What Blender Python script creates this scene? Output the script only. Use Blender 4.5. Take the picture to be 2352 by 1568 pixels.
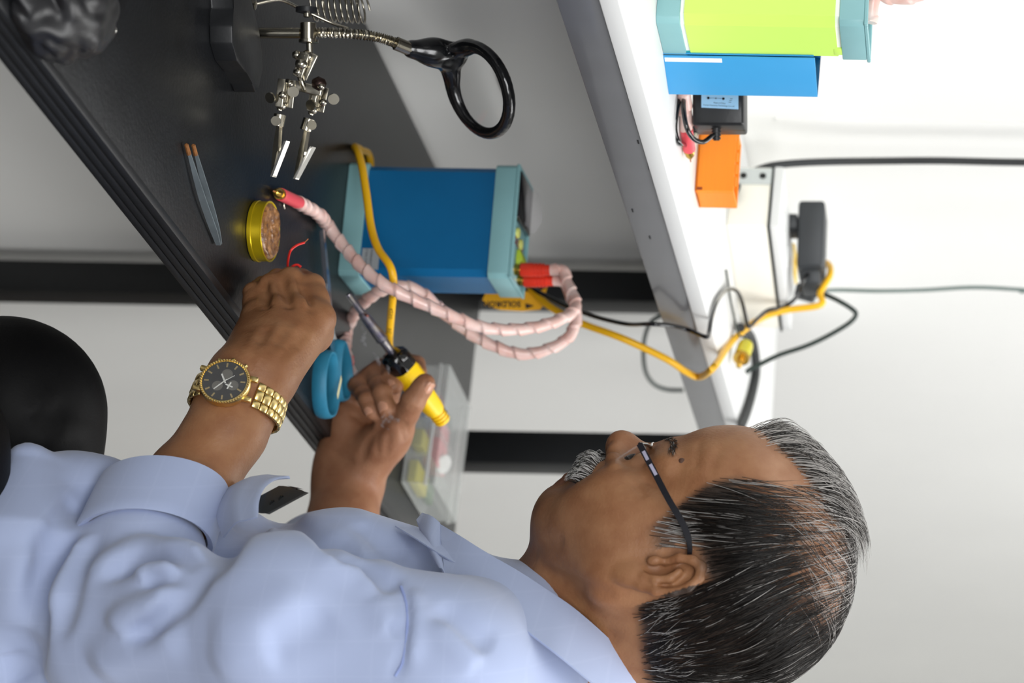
import bpy, bmesh, math, random
import numpy as np
from mathutils import Vector, Matrix
random.seed(7); rng = np.random.default_rng(7)
for o in list(bpy.data.objects): bpy.data.objects.remove(o)
scene = bpy.context.scene
C = scene.collection
# ------------------------------------------------------------------ camera
F = 5300.0            # focal length in pixels of the 2352 px frame
TH = 0.0175           # roll
ZC = 1.37             # camera height
PU, PV = 784.0, 62.0  # principal point in the upright picture (image turned 90 degrees)
cam_d = bpy.data.cameras.new('camera'); cam = bpy.data.objects.new('camera', cam_d); C.objects.link(cam)
ct, st = math.cos(TH), math.sin(TH)
cam.matrix_world = Matrix(((-st, -ct, 0, 0), (0, 0, -1, 0), (ct, -st, 0, ZC), (0, 0, 0, 1)))
cam_d.sensor_width = 36; cam_d.lens = 36 * F / 2352
cam_d.shift_x = -(1176 - PV) / 2352
cam_d.clip_start = 0.05; cam_d.clip_end = 60
cam_d.dof.use_dof = True; cam_d.dof.focus_distance = 1.80; cam_d.dof.aperture_fstop = 6.3
scene.camera = cam
# ------------------------------------------------------------------ light
world = bpy.data.worlds.new('room_world'); scene.world = world; world.use_nodes = True
world.node_tree.nodes['Background'].inputs[0].default_value = (0.96, 0.98, 1.0, 1)
world.node_tree.nodes['Background'].inputs[1].default_value = 0.11
def area(name, loc, size, power, rot=(0, 0, 0), col=(1, 1, 1), sy=None):
    l = bpy.data.lights.new(name, 'AREA'); l.energy = power; l.size = size; l.color = col
    if sy: l.shape = 'RECTANGLE'; l.size_y = sy
    o = bpy.data.objects.new(name, l); o.location = loc; o.rotation_euler = rot; C.objects.link(o); return o
area('ceiling_panel_light', (0.85, 1.95, 2.75), 0.7, 24, sy=1.3)
area('ceiling_panel_light_far', (0.45, 3.3, 2.75), 0.6, 15, sy=1.2)
area('ceiling_panel_light_near', (-0.6, -0.9, 2.75), 0.6, 24, sy=1.2)
area('added_fill_behind', (0.5, -2.2, 2.45), 2.4, 122, rot=(math.radians(64), 0, math.radians(3)), col=(.98, .99, 1), sy=1.5)  # unseen fill behind the camera, added to lift the surfaces facing it
area('ceiling_panel_light_side', (1.9, 1.5, 2.75), 0.7, 36, sy=1.3)
# added fill from behind the seated person, brightening the wall under the shelf
area('added_fill_side', (3.15, 0.75, 1.45), 2.6, 15, rot=(0, math.radians(90), math.radians(-22)), col=(.97, .985, 1), sy=2.6)
scene.view_settings.view_transform = 'Standard'; scene.view_settings.look = 'None'
scene.view_settings.gamma = 1; scene.view_settings.use_curve_mapping = False
scene.view_settings.exposure = 0.0

# ------------------------------------------------------------------ helpers: places
A3 = Vector((math.sin(math.radians(22.2)), math.cos(math.radians(22.2)), 0))   # along the bench, away from the camera
B3 = Vector((-A3.y, A3.x, 0))                                                  # across the bench, towards the wall
UP = Vector((0, 0, 1)); O3 = Vector((0.048, 2.025, 0))
def W(s, b, z): return O3 + A3 * s + B3 * b + UP * z
def ray(x, y):
    a = y - PU; b = 2352 - x - PV
    u = a * ct + b * st; v = -a * st + b * ct
    return Vector((u / F, 1.0, -v / F))
def P(x, y, Y=None, z=None, b=None, s=None):
    d = ray(x, y); c = Vector((0, 0, ZC))
    if Y is not None: t = Y
    elif z is not None: t = (z - ZC) / d.z
    elif b is not None: t = (b - (c - O3).dot(B3)) / d.dot(B3)
    else: t = (s - (c - O3).dot(A3)) / d.dot(A3)
    return c + d * t
DESK = 0.75; SHELF = 1.092
# ------------------------------------------------------------------ helpers: materials
def lin(c):
    if isinstance(c, str):
        c = [int(c[i:i + 2], 16) / 255 for i in (0, 2, 4)]
        c = [v / 12.92 if v <= .04045 else ((v + .055) / 1.055) ** 2.4 for v in c]
    return tuple(c) + (1,)
MATS = {}
def mat(name, col, rough=.5, metal=0, var=0.0, vscale=20, bump=0.0, bscale=80, trans=0, alpha=1, sss=0, coat=0, ior=1.45, stretch=None, col2=None, emit=0, spec=.5, sheen=0):
    if name in MATS: return MATS[name]
    m = bpy.data.materials.new(name); m.use_nodes = True; nt = m.node_tree; b = nt.nodes['Principled BSDF']
    c = lin(col)
    b.inputs['Base Color'].default_value = c; b.inputs['Roughness'].default_value = rough; b.inputs['Metallic'].default_value = metal
    b.inputs['Transmission Weight'].default_value = trans; b.inputs['Alpha'].default_value = alpha; b.inputs['IOR'].default_value = ior
    b.inputs['Specular IOR Level'].default_value = spec
    if sss: b.inputs['Subsurface Weight'].default_value = sss; b.inputs['Subsurface Radius'].default_value = (.012, .005, .003)
    b.inputs['Coat Weight'].default_value = coat; b.inputs['Coat Roughness'].default_value = .1
    if sheen: b.inputs['Sheen Weight'].default_value = sheen
    if emit: b.inputs['Emission Color'].default_value = c; b.inputs['Emission Strength'].default_value = emit
    def coords(sc):
        tc = nt.nodes.new('ShaderNodeTexCoord'); mp = nt.nodes.new('ShaderNodeMapping')
        mp.inputs['Scale'].default_value = stretch or (1, 1, 1)
        nt.links.new(tc.outputs['Object'], mp.inputs[0])
        n = nt.nodes.new('ShaderNodeTexNoise'); n.inputs['Scale'].default_value = sc; n.inputs['Detail'].default_value = 6
        nt.links.new(mp.outputs[0], n.inputs['Vector']); return n
    if var or col2:
        n = coords(vscale); mx = nt.nodes.new('ShaderNodeMix'); mx.data_type = 'RGBA'
        c2 = lin(col2) if col2 else tuple(min(1, v * (1 + var)) for v in c[:3]) + (1,)
        c1 = c if col2 else tuple(v * (1 - var) for v in c[:3]) + (1,)
        mx.inputs[6].default_value = c1; mx.inputs[7].default_value = c2
        rmp = nt.nodes.new('ShaderNodeMapRange'); rmp.inputs[1].default_value = .3; rmp.inputs[2].default_value = .7
        nt.links.new(n.outputs[0], rmp.inputs[0]); nt.links.new(rmp.outputs[0], mx.inputs[0]); nt.links.new(mx.outputs[2], b.inputs['Base Color'])
    if bump:
        n = coords(bscale); bp = nt.nodes.new('ShaderNodeBump'); bp.inputs['Strength'].default_value = bump; bp.inputs['Distance'].default_value = .002
        nt.links.new(n.outputs[0], bp.inputs['Height']); nt.links.new(bp.outputs[0], b.inputs['Normal'])
    MATS[name] = m; return m
# ------------------------------------------------------------------ helpers: objects and meshes
def tag(o, label=None, cat=None, group=None, kind=None):
    if label: o['label'] = label
    if cat: o['category'] = cat
    if group: o['group'] = group
    if kind: o['kind'] = kind
    return o
def empty(name, loc, label, cat, group=None):
    o = bpy.data.objects.new(name, None); o.empty_display_size = .02; o.location = loc; C.objects.link(o)
    return tag(o, label, cat, group)
def link(name, me, m, parent=None, smooth=True, auto=None):
    if m is not None and not me.materials:
        for q in (m if isinstance(m, (list, tuple)) else [m]): me.materials.append(q)
    o = bpy.data.objects.new(name, me); C.objects.link(o)
    me.polygons.foreach_set('use_smooth', [smooth] * len(me.polygons))
    if parent is not None:
        o.parent = parent; o.matrix_parent_inverse = Matrix.Translation(-parent.location) if parent.type == 'EMPTY' and parent.parent is None else Matrix()
        if parent.type != 'EMPTY': o.matrix_parent_inverse = Matrix()
    return o
def from_bm(name, bm, m, parent=None, smooth=False, angle=35):
    me = bpy.data.meshes.new(name)
    bmesh.ops.recalc_face_normals(bm, faces=bm.faces)
    if smooth:
        for e in bm.edges:
            if len(e.link_faces) == 2 and e.calc_face_angle(0) > math.radians(angle): e.smooth = False
    bm.to_mesh(me); bm.free()
    return link(name, me, m, parent, smooth)
def bm_box(bm, org, ax, ay, az, bevel=0.0, seg=2):
    """box spanned from a corner by three edge vectors"""
    org, ax, ay, az = Vector(org), Vector(ax), Vector(ay), Vector(az)
    vs = [bm.verts.new(org + ax * i + ay * j + az * k) for k in (0, 1) for j in (0, 1) for i in (0, 1)]
    fs = [bm.faces.new([vs[i] for i in f]) for f in ((0, 2, 3, 1), (4, 5, 7, 6), (0, 1, 5, 4), (2, 6, 7, 3), (0, 4, 6, 2), (1, 3, 7, 5))]
    if bevel:
        es = list({e for f in fs for e in f.edges})
        bmesh.ops.bevel(bm, geom=es, offset=bevel, segments=seg, affect='EDGES', profile=.5)
def box(name, org, ax, ay, az, m, parent=None, bevel=0.0, seg=2):
    bm = bmesh.new(); bm_box(bm, org, ax, ay, az, bevel, seg)
    return from_bm(name, bm, m, parent, smooth=bevel > 0)
def cr(pts, n=8):
    """Catmull-Rom samples through points"""
    p = [Vector(q) for q in pts]
    if len(p) < 3: return [p[0].lerp(p[-1], i / n) for i in range(n + 1)]
    p = [p[0] * 2 - p[1]] + p + [p[-1] * 2 - p[-2]]; out = []
    for i in range(1, len(p) - 2):
        for k in range(n):
            t = k / n; a, b, c, d = p[i - 1], p[i], p[i + 1], p[i + 2]
            out.append(.5 * ((2 * b) + (c - a) * t + (2 * a - 5 * b + 4 * c - d) * t * t + (3 * b - a - 3 * c + d) * t ** 3))
    out.append(p[-2]); return out
def frames(pts):
    T = [(pts[min(i + 1, len(pts) - 1)] - pts[max(i - 1, 0)]).normalized() for i in range(len(pts))]
    n = T[0].orthogonal().normalized(); N = []
    for t in T:
        n = (n - t * n.dot(t)); n = n.normalized() if n.length > 1e-6 else t.orthogonal().normalized(); N.append(n)
    return T, N
def bm_tube(bm, pts, r, n=10, cap=True, flat=None):
    T, N = frames(pts); L = len(pts); rings = []
    for i, p in enumerate(pts):
        rr = r(i / (L - 1)) if callable(r) else (r[i] if isinstance(r, (list, tuple)) else r)
        b = T[i].cross(N[i])
        rings.append([bm.verts.new(p + (N[i] * math.cos(2 * math.pi * k / n) + b * math.sin(2 * math.pi * k / n)) * rr) for k in range(n)])
    for i in range(L - 1):
        for k in range(n): bm.faces.new((rings[i][k], rings[i][(k + 1) % n], rings[i + 1][(k + 1) % n], rings[i + 1][k]))
    if cap: bm.faces.new(rings[0][::-1]); bm.faces.new(rings[-1])
    return rings
def tube(name, pts, r, m, parent=None, n=10, sub=8, smooth_path=True):
    p = cr(pts, sub) if smooth_path else [Vector(q) for q in pts]
    bm = bmesh.new(); bm_tube(bm, p, r, n); return from_bm(name, bm, m, parent, True, 50)
def bm_lathe(bm, prof, org, axis, n=24, side=None):
    """prof: (distance along axis, radius) pairs"""
    axis = Vector(axis).normalized(); u = Vector(side).normalized() if side else axis.orthogonal().normalized(); v = axis.cross(u); org = Vector(org); rings = []
    for h, r in prof:
        if r < 1e-6: rings.append([bm.verts.new(org + axis * h)])
        else: rings.append([bm.verts.new(org + axis * h + (u * math.cos(2 * math.pi * k / n) + v * math.sin(2 * math.pi * k / n)) * r) for k in range(n)])
    for a, b in zip(rings, rings[1:]):
        for k in range(n):
            q = [a[k % len(a)], a[(k + 1) % len(a)], b[(k + 1) % len(b)], b[k % len(b)]]
            u2 = []
            for w in q:
                if w not in u2: u2.append(w)
            if len(u2) > 2: bm.faces.new(u2)
    if len(rings[0]) > 1: bm.faces.new(rings[0][::-1])
    if len(rings[-1]) > 1: bm.faces.new(rings[-1])
def lathe(name, prof, org, axis, m, parent=None, n=24, angle=35):
    bm = bmesh.new(); bm_lathe(bm, prof, org, axis, n); return from_bm(name, bm, m, parent, True, angle)
def bm_prism(bm, poly, h):
    """extrude a planar polygon (list of Vectors) by vector h"""
    a = [bm.verts.new(p) for p in poly]; b = [bm.verts.new(Vector(p) + Vector(h)) for p in poly]; n = len(a)
    bm.faces.new(a[::-1]); bm.faces.new(b)
    for i in range(n): bm.faces.new((a[i], a[(i + 1) % n], b[(i + 1) % n], b[i]))
def prism(name, poly, h, m, parent=None, bevel=0, smooth=False):
    bm = bmesh.new(); bm_prism(bm, poly, h)
    if bevel: bmesh.ops.bevel(bm, geom=list(bm.edges), offset=bevel, segments=2, affect='EDGES', profile=.5)
    return from_bm(name, bm, m, parent, smooth or bevel > 0)
def text(name, body, org, right, up, size, m, parent=None, lift=.0003, align='LEFT', bold=0.0):
    cu = bpy.data.curves.new(name, 'FONT'); cu.body = body; cu.size = size; cu.align_x = align; cu.offset = bold; cu.resolution_u = 2
    t = bpy.data.objects.new(name, cu); C.objects.link(t)
    bpy.context.view_layer.update()
    me = bpy.data.meshes.new_from_object(t.evaluated_get(bpy.context.evaluated_depsgraph_get()))
    bpy.data.objects.remove(t)
    r = Vector(right).normalized(); u = Vector(up).normalized(); nrm = r.cross(u)
    me.transform(Matrix(((r.x, u.x, nrm.x, 0), (r.y, u.y, nrm.y, 0), (r.z, u.z, nrm.z, 0), (0, 0, 0, 1))))
    me.transform(Matrix.Translation(Vector(org) + nrm * lift)); me.materials.clear()
    me.name = name
    return link(name, me, m, parent, False)
def struct(o): o['kind'] = 'structure'; return o
# ================================================================== setting
m_wall = mat('wall_paint', 'e9e9e6', .75, var=.02, vscale=3, bump=.05, bscale=200)
m_floor = mat('floor_tile', '4f4841', .5, var=.08, vscale=4)
m_bl = mat('bench_laminate', '141517', .34, var=.28, vscale=26, bump=.12, bscale=260, stretch=(1, 1, 1), spec=.28)
m_edge = mat('bench_edge', '1a1b1d', .45, var=.1, vscale=40)
m_steel_blk = mat('black_painted_steel', '17191b', .5, var=.1, vscale=30)
m_beam = mat('grey_gloss_steel', '57585c', .28, var=.05, vscale=25, coat=.4)
m_white = mat('white_laminate', 'd9dad9', .45, var=.015, vscale=10)
m_blk = mat('black_plastic', '151618', .38, var=.1, vscale=40, bump=.05, bscale=300)
m_blk_gl = mat('black_gloss', '0b0c0e', .12, coat=.5)
m_chrome = mat('nickel_metal', 'b9b3a4', .22, 1, var=.12, vscale=60)
m_brass = mat('brass_metal', 'c7a24c', .25, 1, var=.1, vscale=80)
m_text_k = mat('ink_black', '17181a', .6)
m_text_r = mat('ink_red', '8a1f24', .6)

struct(box('floor', W(-3.2, .42, 0), A3 * 7, -B3 * 4.2, -UP * .05, m_floor))
struct(box('wall_back', W(-3.2, .422, 0), A3 * 7, B3 * .1, UP * 2.8, m_wall))
struct(box('ceiling', W(-3.2, .522, 2.8), A3 * 7, -B3 * 4.3, UP * .05, m_wall))
struct(box('wall_far', W(3.0, .42, 0), A3 * .1, -B3 * 4.2, UP * 2.8, m_wall))
# thin vertical cover strip of a wall panel joint
j = P(2200, 283, b=.421)
struct(box('trim_1', W((j - O3).dot(A3) - .004, .4225, 1.13), A3 * .008, -B3 * .0022, UP * 1.6, m_wall))

# ------------------------------------------------------------------ workbench
wb = empty('workbench', W(-.15, .2, 0), 'dark slate-topped workbench with black posts and a white shelf on a grey beam', 'workbench')
S0, S1, BD = -1.05, .655, .405
box('desktop', W(S0, 0.006, DESK - .027), A3 * (S1 - S0), B3 * (BD - .006), UP * .027, m_bl, wb, .0012)
for i in range(4):
    box('edge_strip', W(S0, .0, DESK - .027 + i * .0069), A3 * (S1 - S0), B3 * .008, UP * .0064, m_edge, wb, .0009)
for s0 in (S1 + .004, S0 + .02):
    for b0 in (.157, .365):
        z0 = 0 if b0 > .3 else DESK - .03
        o = box('post', W(s0, b0, z0), A3 * .04, B3 * .04, UP * (SHELF - .014 - z0), m_steel_blk, wb, .0015)
    box('leg', W(s0, .03, 0), A3 * .04, B3 * .04, UP * (DESK - .06), m_steel_blk, wb, .0015)
    box('cross_rail', W(s0, .03, DESK - .067), A3 * .04, B3 * .335, UP * .04, m_steel_blk, wb, .0015)
box('shelf_beam', W(S0, .135, SHELF - .046), A3 * 1.85, B3 * .022, UP * .032, m_beam, wb, .001)
box('shelf_beam', W(S0, .383, SHELF - .046), A3 * 1.85, B3 * .022, UP * .032, m_beam, wb, .001)
box('shelf_board', W(S0, .133, SHELF - .014), A3 * 1.85, B3 * .285, UP * .014, m_white, wb, .0008)
# chipped marks on the beam
for x, y in ((1463, 322), (1490, 542), (1488, 382), (1450, 480)):
    p = P(x, y, b=.1348); box('paint_chip', p, A3 * .006, -B3 * .0003, UP * .0012, m_text_k, wb)

# ------------------------------------------------------------------ power supplies
m_cap = mat('teal_plastic', '84b2b6', .42, var=.03, vscale=30)
m_shell = mat('blue_anodised', '0d5e8f', .38, var=.06, vscale=14, spec=.3)
m_screen = mat('screen_black', '101015', .1, coat=.6)
m_film = mat('clear_film', 'e8e4ea', .08, trans=.0, alpha=.16)
m_lime = mat('lime_button', 'b6cc3a', .45)
m_ybut = mat('yellow_button', 'd9dd7c', .5)
m_red = mat('red_plastic', 'd8331c', .4, var=.05, vscale=40)
m_stick = mat('sticker_silver', 'aeb4b8', .35, alpha=.85)
def psu(name, corner, ang, label, shell_mat, w=.114, d=.066, h=.163, film=False):
    a = math.radians(ang); dx = Vector((-math.cos(a), math.sin(a), 0)); dy = Vector((math.sin(a), math.cos(a), 0))   # dx to the left face end, dy away
    c = Vector(corner); root = empty(name, c + dx * w / 2 + dy * d / 2, label, 'power supply')
    def pt(u, v, z): return c + dx * u + dy * v + UP * z
    def ring(u0, u1, v0, v1, ch, z): return [pt(u0 + ch, v0, z), pt(u1 - ch, v0, z), pt(u1, v0 + ch, z), pt(u1, v1 - ch, z), pt(u1 - ch, v1, z), pt(u0 + ch, v1, z), pt(u0, v1 - ch, z), pt(u0, v0 + ch, z)]
    prism('bottom_cap', ring(0, w, 0, d, .004, 0), UP * .019, m_cap, root, .001)
    bm = bmesh.new(); e = .0022
    bm_prism(bm, ring(e, w - e, e, d - e, .006, .018), UP * (h - .038)); from_bm('shell', bm, shell_mat, root, False)
    prism('top_cap', ring(0, w, 0, d, .004, h - .023), UP * .02, m_cap, root, .001)
    # raised rim and recessed front panel (facing up)
    bm = bmesh.new(); rw = .004
    for q in ((0, 0, w, rw), (0, d - rw, w, d), (0, rw, rw, d - rw), (w - rw, rw, w, d - rw)):
        bm_box(bm, pt(q[0], q[1], h - .003), dx * (q[2] - q[0]), dy * (q[3] - q[1]), UP * .003, .0006, 1)
    from_bm('rim', bm, m_cap, root)
    return root, pt
p0, pt = psu('bench_power_supply', P(775, 630, z=DESK), 17, 'blue bench power supply with teal end caps standing on the dark desk', m_shell)
h = .163
# panel: the screen takes the left end, jacks at the right end
box('screen', pt(.062, .005, h - .003), pt(.109, 0, 0) - pt(.062, 0, 0), (pt(0, .061, 0) - pt(0, .005, 0)), UP * .0042, m_screen, p0, .001)
for u, v in ((.052, .022), (.046, .038)):
    lathe('button', [(0, .0052), (.0025, .005), (.003, .0035), (.003, 0)], pt(u, v, h - .003), UP, m_ybut, p0, 16)
dxv = (pt(1, 0, 0) - pt(0, 0, 0)); dyv = (pt(0, 1, 0) - pt(0, 0, 0))
text('print', 'OUTPUT', pt(.040, .014, h - .0028), dyv, dxv, .0105, m_text_r, p0, .0002, bold=.0004)
prism('rocker_switch', [pt(.0375, .028, h - .003), pt(.028, .028, h - .003), pt(.0215, .028, h - .003), pt(.0215, .028, h + .0005), pt(.028, .028, h + .0035), pt(.0375, .028, h + .0005)][::-1], dyv * .026, m_lime, p0, .0004)
box('red_mark', pt(.004, .012, h - .003), dxv * .012, dyv * .003, UP * .0004, m_text_r, p0)
for u, v in ((.0165, .026), (.0120, .044)):
    lathe('terminal', [(-.003, .0055), (.002, .0055), (.002, .0035), (.006, .0035)], pt(u, v, h), UP, m_brass, p0, 14)
# flimsy protective film standing off the screen
bm = bmesh.new(); g = []
for i in range(7):
    r_ = []
    for k in range(5):
        t = i / 6; q = k / 4
        r_.append(bm.verts.new(pt(.063 + .044 * t, .030 + .028 * q, h + .002 + .011 * q * (0.35 + .65 * math.sin(t * 3)) + .001 * math.sin(9 * t + 5 * q))))
    g.append(r_)
for i in range(6):
    for k in range(4): bm.faces.new((g[i][k], g[i + 1][k], g[i + 1][k + 1], g[i][k + 1]))
from_bm('screen_film', bm, m_film, p0, True)
# warranty sticker on the near corner
box('sticker', pt(.006, .0018, .0205), dxv * .021, -dyv * .0002, UP * .0165, m_stick, p0)
text('print', 'WARRANTY VOID', pt(.0262, .0016, .0285), -dxv, UP, .0031, m_text_k, p0, .0003)
text('print', 'IF SEAL IS BROKEN', pt(.0262, .0016, .0240), -dxv, UP, .0027, m_text_k, p0, .0003)
# two red banana plugs sitting in the terminals
PLUG = []
for i, (u, v) in enumerate(((.0165, .026), (.0120, .044))):
    pl = empty('banana_plug', pt(u, v, h + .003), ['red banana plug nearest the lime switch on the upright blue power supply', 'red banana plug on the far terminal of the blue power supply'][i], 'plug', 'banana plugs in the blue power supply')
    o_ = pt(u, v, h + .003)
    lathe('grip', [(0, .0062), (.001, .0068), (.012, .0068), (.0122, .0060), (.0135, .0060), (.0137, .0068), (.0155, .0068), (.0157, .0060), (.017, .0060), (.0172, .0068), (.019, .0068), (.0192, .0060), (.0205, .0060), (.0207, .0066), (.022, .0066), (.0222, .0058)], o_, UP, m_red, pl, 18)
    lathe('collar', [(.0222, .0054), (.0285, .0052), (.029, .004)], o_, UP, m_red, pl, 16)
    PLUG.append(o_ + UP * .028)
m_green = mat('lime_film', 'c9f06a', .4, var=.02, vscale=12)
m_wcore = mat('white_sheet', 'f3f4f2', .5)
c2 = P(1505, 47, z=SHELF)
p1, pt2 = psu('bench_power_supply', c2, 24, 'pale teal capped power supply wrapped in lime green film on the white shelf', m_wcore, d=.060, h=.170)
dxs = pt2(1, 0, 0) - pt2(0, 0, 0); dys = pt2(0, 1, 0) - pt2(0, 0, 0)
bm = bmesh.new()
poly = [pt2(u, v, .0225) for u, v in ((.007, -.0005), (.107, -.0005), (.113, .006), (.113, .054), (.107, .0605), (.007, .0605), (.001, .052), (.001, .008))]
bm_prism(bm, poly, UP * .121); from_bm('green_wrap', bm, m_green, p1)
box('wrap_tab', pt2(.0006, .040, .140), dxs * .003, dys * .010, UP * .008, m_green, p1, .001)
box('screen', pt2(.062, .005, .167), dxs * .047, dys * .05, UP * .004, m_screen, p1, .001)
# ================================================================== leads, cords and tools on the desk
m_wrap = mat('spiral_wrap', 'e6cdc6', .3, var=.10, vscale=60, sss=.25, coat=.3, col2='d9ada2')
m_wrapw = mat('spiral_wrap_white', 'e6dcdc', .4)
m_copper = mat('copper_wire', 'b06a45', .35, .6)
m_penred = mat('pen_sleeve_red', 'e0505a', .4, var=.03)
m_yel = mat('yellow_cord', 'edb414', .38, var=.03, vscale=40)
m_yelh = mat('yellow_handle', 'f5cb12', .35, var=.02, vscale=30)
def spiral(name, path, r, parent, pitch=.0165, n=16, step=.0011, m=m_wrap, lip=.0015):
    """spiral wrap: a tube whose radius steps along a helix, so every turn overlaps the next"""
    p = cr(path, 24); L = [0.0]
    for a_, b_ in zip(p, p[1:]): L.append(L[-1] + (b_ - a_).length)
    N = int(L[-1] / step); q = []; j = 0
    for i in range(N + 1):
        t = L[-1] * i / N
        while j < len(L) - 2 and L[j + 1] < t: j += 1
        q.append(p[j].lerp(p[j + 1], (t - L[j]) / max(1e-9, L[j + 1] - L[j])))
    T, Nn = frames(q); bm = bmesh.new(); prev = None
    for i, c in enumerate(q):
        bb = T[i].cross(Nn[i]); ringv = []
        for k in range(n):
            th = 2 * math.pi * k / n; ph = ((i * step) / pitch - k / n) % 1.0
            rr = r - lip * .5 + lip * ph ** 1.5
            ringv.append(bm.verts.new(c + (Nn[i] * math.cos(th) + bb * math.sin(th)) * rr))
        if prev:
            for k in range(n): bm.faces.new((prev[k], prev[(k + 1) % n], ringv[(k + 1) % n], ringv[k]))
        else: bm.faces.new(ringv[::-1])
        prev = ringv
    bm.faces.new(prev)
    return from_bm(name, bm, m, parent, True, 40)
def pen_end(root, a, b, red_len, tip_len, r, brass=True, cs=1.0):
    """red sleeve from a towards b, then a brass collet and needle"""
    a, b = Vector(a), Vector(b); ax = (b - a).normalized()
    lathe('sleeve', [(-.002, r * 1.02), (red_len, r * 1.02), (red_len + .0004, r * .8)], a, ax, m_penred, root, 20)
    if brass:
        c = a + ax * red_len
        lathe('collet', [(0, r * .9), (.003 * cs, r * .9), (.003 * cs, r * .75), (.007 * cs, r * .72), (.010 * cs, r * .4), (.0102 * cs, r * .25), (.0115 * cs, r * .22)], c, ax, m_brass, root, 18)
        lathe('needle', [(.0, .0007), (tip_len, .0006), (tip_len + .001, 0)], c + ax * .011 * cs, ax, m_copper, root, 8)
R1 = .0058
Lz = DESK + R1
w1 = empty('welding_lead', P(650, 452, z=DESK), 'pink spiral-wrapped copper lead whose brass-tipped pen lies beside the flux tin', 'cable', 'spiral-wrapped leads')
path = [PLUG[0], PLUG[0] + UP * .012, P(1302, 648, 2.19), P(1322, 705, 2.165), P(1280, 737, 2.14), P(1200, 756, 2.12), P(1110, 752, 2.10), P(1030, 722, 2.085), P(945, 685, 2.075), P(880, 652, 2.07), P(830, 612, 2.08), P(785, 560, 2.10), P(752, 517, 2.105), P(733, 493, z=Lz + .004), P(708, 478, z=Lz), P(683, 464, z=Lz)]
spiral('wrap', path, R1, w1)
pen_end(w1, P(684, 464.5, z=Lz), P(642, 445, z=Lz), (P(684, 464.5, z=Lz) - P(645, 446.5, z=Lz)).length, .004, R1 * .95, cs=1.5)
tube('clip_tail', [P(655, 462, z=DESK + .002), P(652, 470, z=DESK + .001), P(654, 479, z=DESK + .001)], .0006, m_chrome, w1, 6)
w2 = empty('welding_lead', P(810, 860, z=DESK), 'pink spiral-wrapped copper lead looping low, ending in a red pen beside the scissors', 'cable', 'spiral-wrapped leads')
path = [PLUG[1], PLUG[1] + UP * .012, P(1300, 655, 2.215), P(1324, 722, 2.21), P(1297, 782, 2.20), P(1205, 813, 2.19), P(1110, 783, 2.18), P(1030, 727, 2.17), P(968, 672, 2.16), P(915, 656, 2.155), P(865, 672, 2.16), P(822, 708, 2.19), P(797, 757, 2.22), P(792, 800, z=Lz + .003), P(797, 828, z=Lz), P(803, 850, z=Lz)]
spiral('wrap', path, R1, w2)
c0, c1_ = P(803, 850, z=Lz), P(818, 888, z=Lz); ax = (c1_ - c0).normalized()
lathe('tape_ring', [(-.001, R1 * 1.05), (.008, R1 * 1.05)], c0 + ax * .004, ax, m_wrapw, w2, 20)
for k in (-.018, -.006): lathe('band', [(0, R1 * 1.12), (.0008, R1 * 1.12)], P(798.5 + k * 100, 836 + k * 700, z=Lz), ax, m_penred, w2, 20)
pen_end(w2, c0 + ax * .012, c1_ + ax * .02, .03, .004, R1 * .95)

# ---- soldering iron with its yellow cord
I0, I1 = P(799, 674, 2.105), P(1021, 972, 2.185)     # tip end, rear end
AX = (I1 - I0).normalized(); LEN = (I1 - I0).length
def IP(x, y): # parameter along the iron under a pixel
    return ((x - 799) * 222 + (y - 674) * 298) / (222 ** 2 + 298 ** 2) * LEN
iron = empty('soldering_iron', I0 + AX * LEN * .6, 'yellow handled soldering iron held in the right hand above the scissors', 'soldering iron')
m_tip = mat('heat_tinted_steel', 'a9a39a', .3, .9, col2='6d6a80', vscale=120, var=.1)
m_tip2 = mat('scaled_steel', 'b0a48c', .55, .5, var=.3, vscale=160)
lathe('tip', [(0, 0), (.0006, .0022), (.002, .0028), (.004, .0026), (.006, .0030), (IP(830, 716), .0034), (IP(831, 717), .0042), (IP(833, 719), .0042), (IP(834, 720), .0047), (IP(876, 777), .0056), (IP(878, 780), .0042), (IP(893, 800), .0040), (IP(899, 808), .0036)], I0, AX, m_tip, iron, 20)
lathe('set_screw', [(0, .0012), (.004, .0012), (.0042, 0)], I0 + AX * IP(834, 721) + Vector((.0, -.0035, .0025)), Vector((.3, -.6, .7)), mat('rusty_screw', '6b3a33', .5, .6), iron, 10)
side = Vector((.62, .1, .78)); side = (side - AX * side.dot(AX)).normalized(); oth = AX.cross(side)
def loft(name, secs, m, parent, n=24, pw=3.2, ang=40):
    """secs: (t, half width along side, half width across, twist power)"""
    bm = bmesh.new(); rings = []
    for t, a_, b_ in secs:
        rr = []
        for k in range(n):
            th = 2 * math.pi * k / n; cth, sth = math.cos(th), math.sin(th)
            q = (abs(cth) ** pw + abs(sth) ** pw) ** (-1 / pw)
            rr.append(bm.verts.new(I0 + AX * t + side * (a_ * cth * q) + oth * (b_ * sth * q)))
        rings.append(rr)
    for u_, v_ in zip(rings, rings[1:]):
        for k in range(n): bm.faces.new((u_[k], u_[(k + 1) % n], v_[(k + 1) % n], v_[k]))
    bm.faces.new(rings[0][::-1]); bm.faces.new(rings[-1])
    return from_bm(name, bm, m, parent, True, ang)
t0 = IP(897, 806); t1 = IP(925, 845)
loft('nose_cover', [(t0, .0055, .0055), (t0 + .001, .0095, .0095), (t0 + .004, .0115, .0118), (t0 + .010, .0118, .0122), (t1 - .004, .0118, .0122), (t1 - .0005, .0114, .0120)], m_blk_gl, iron)
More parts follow.
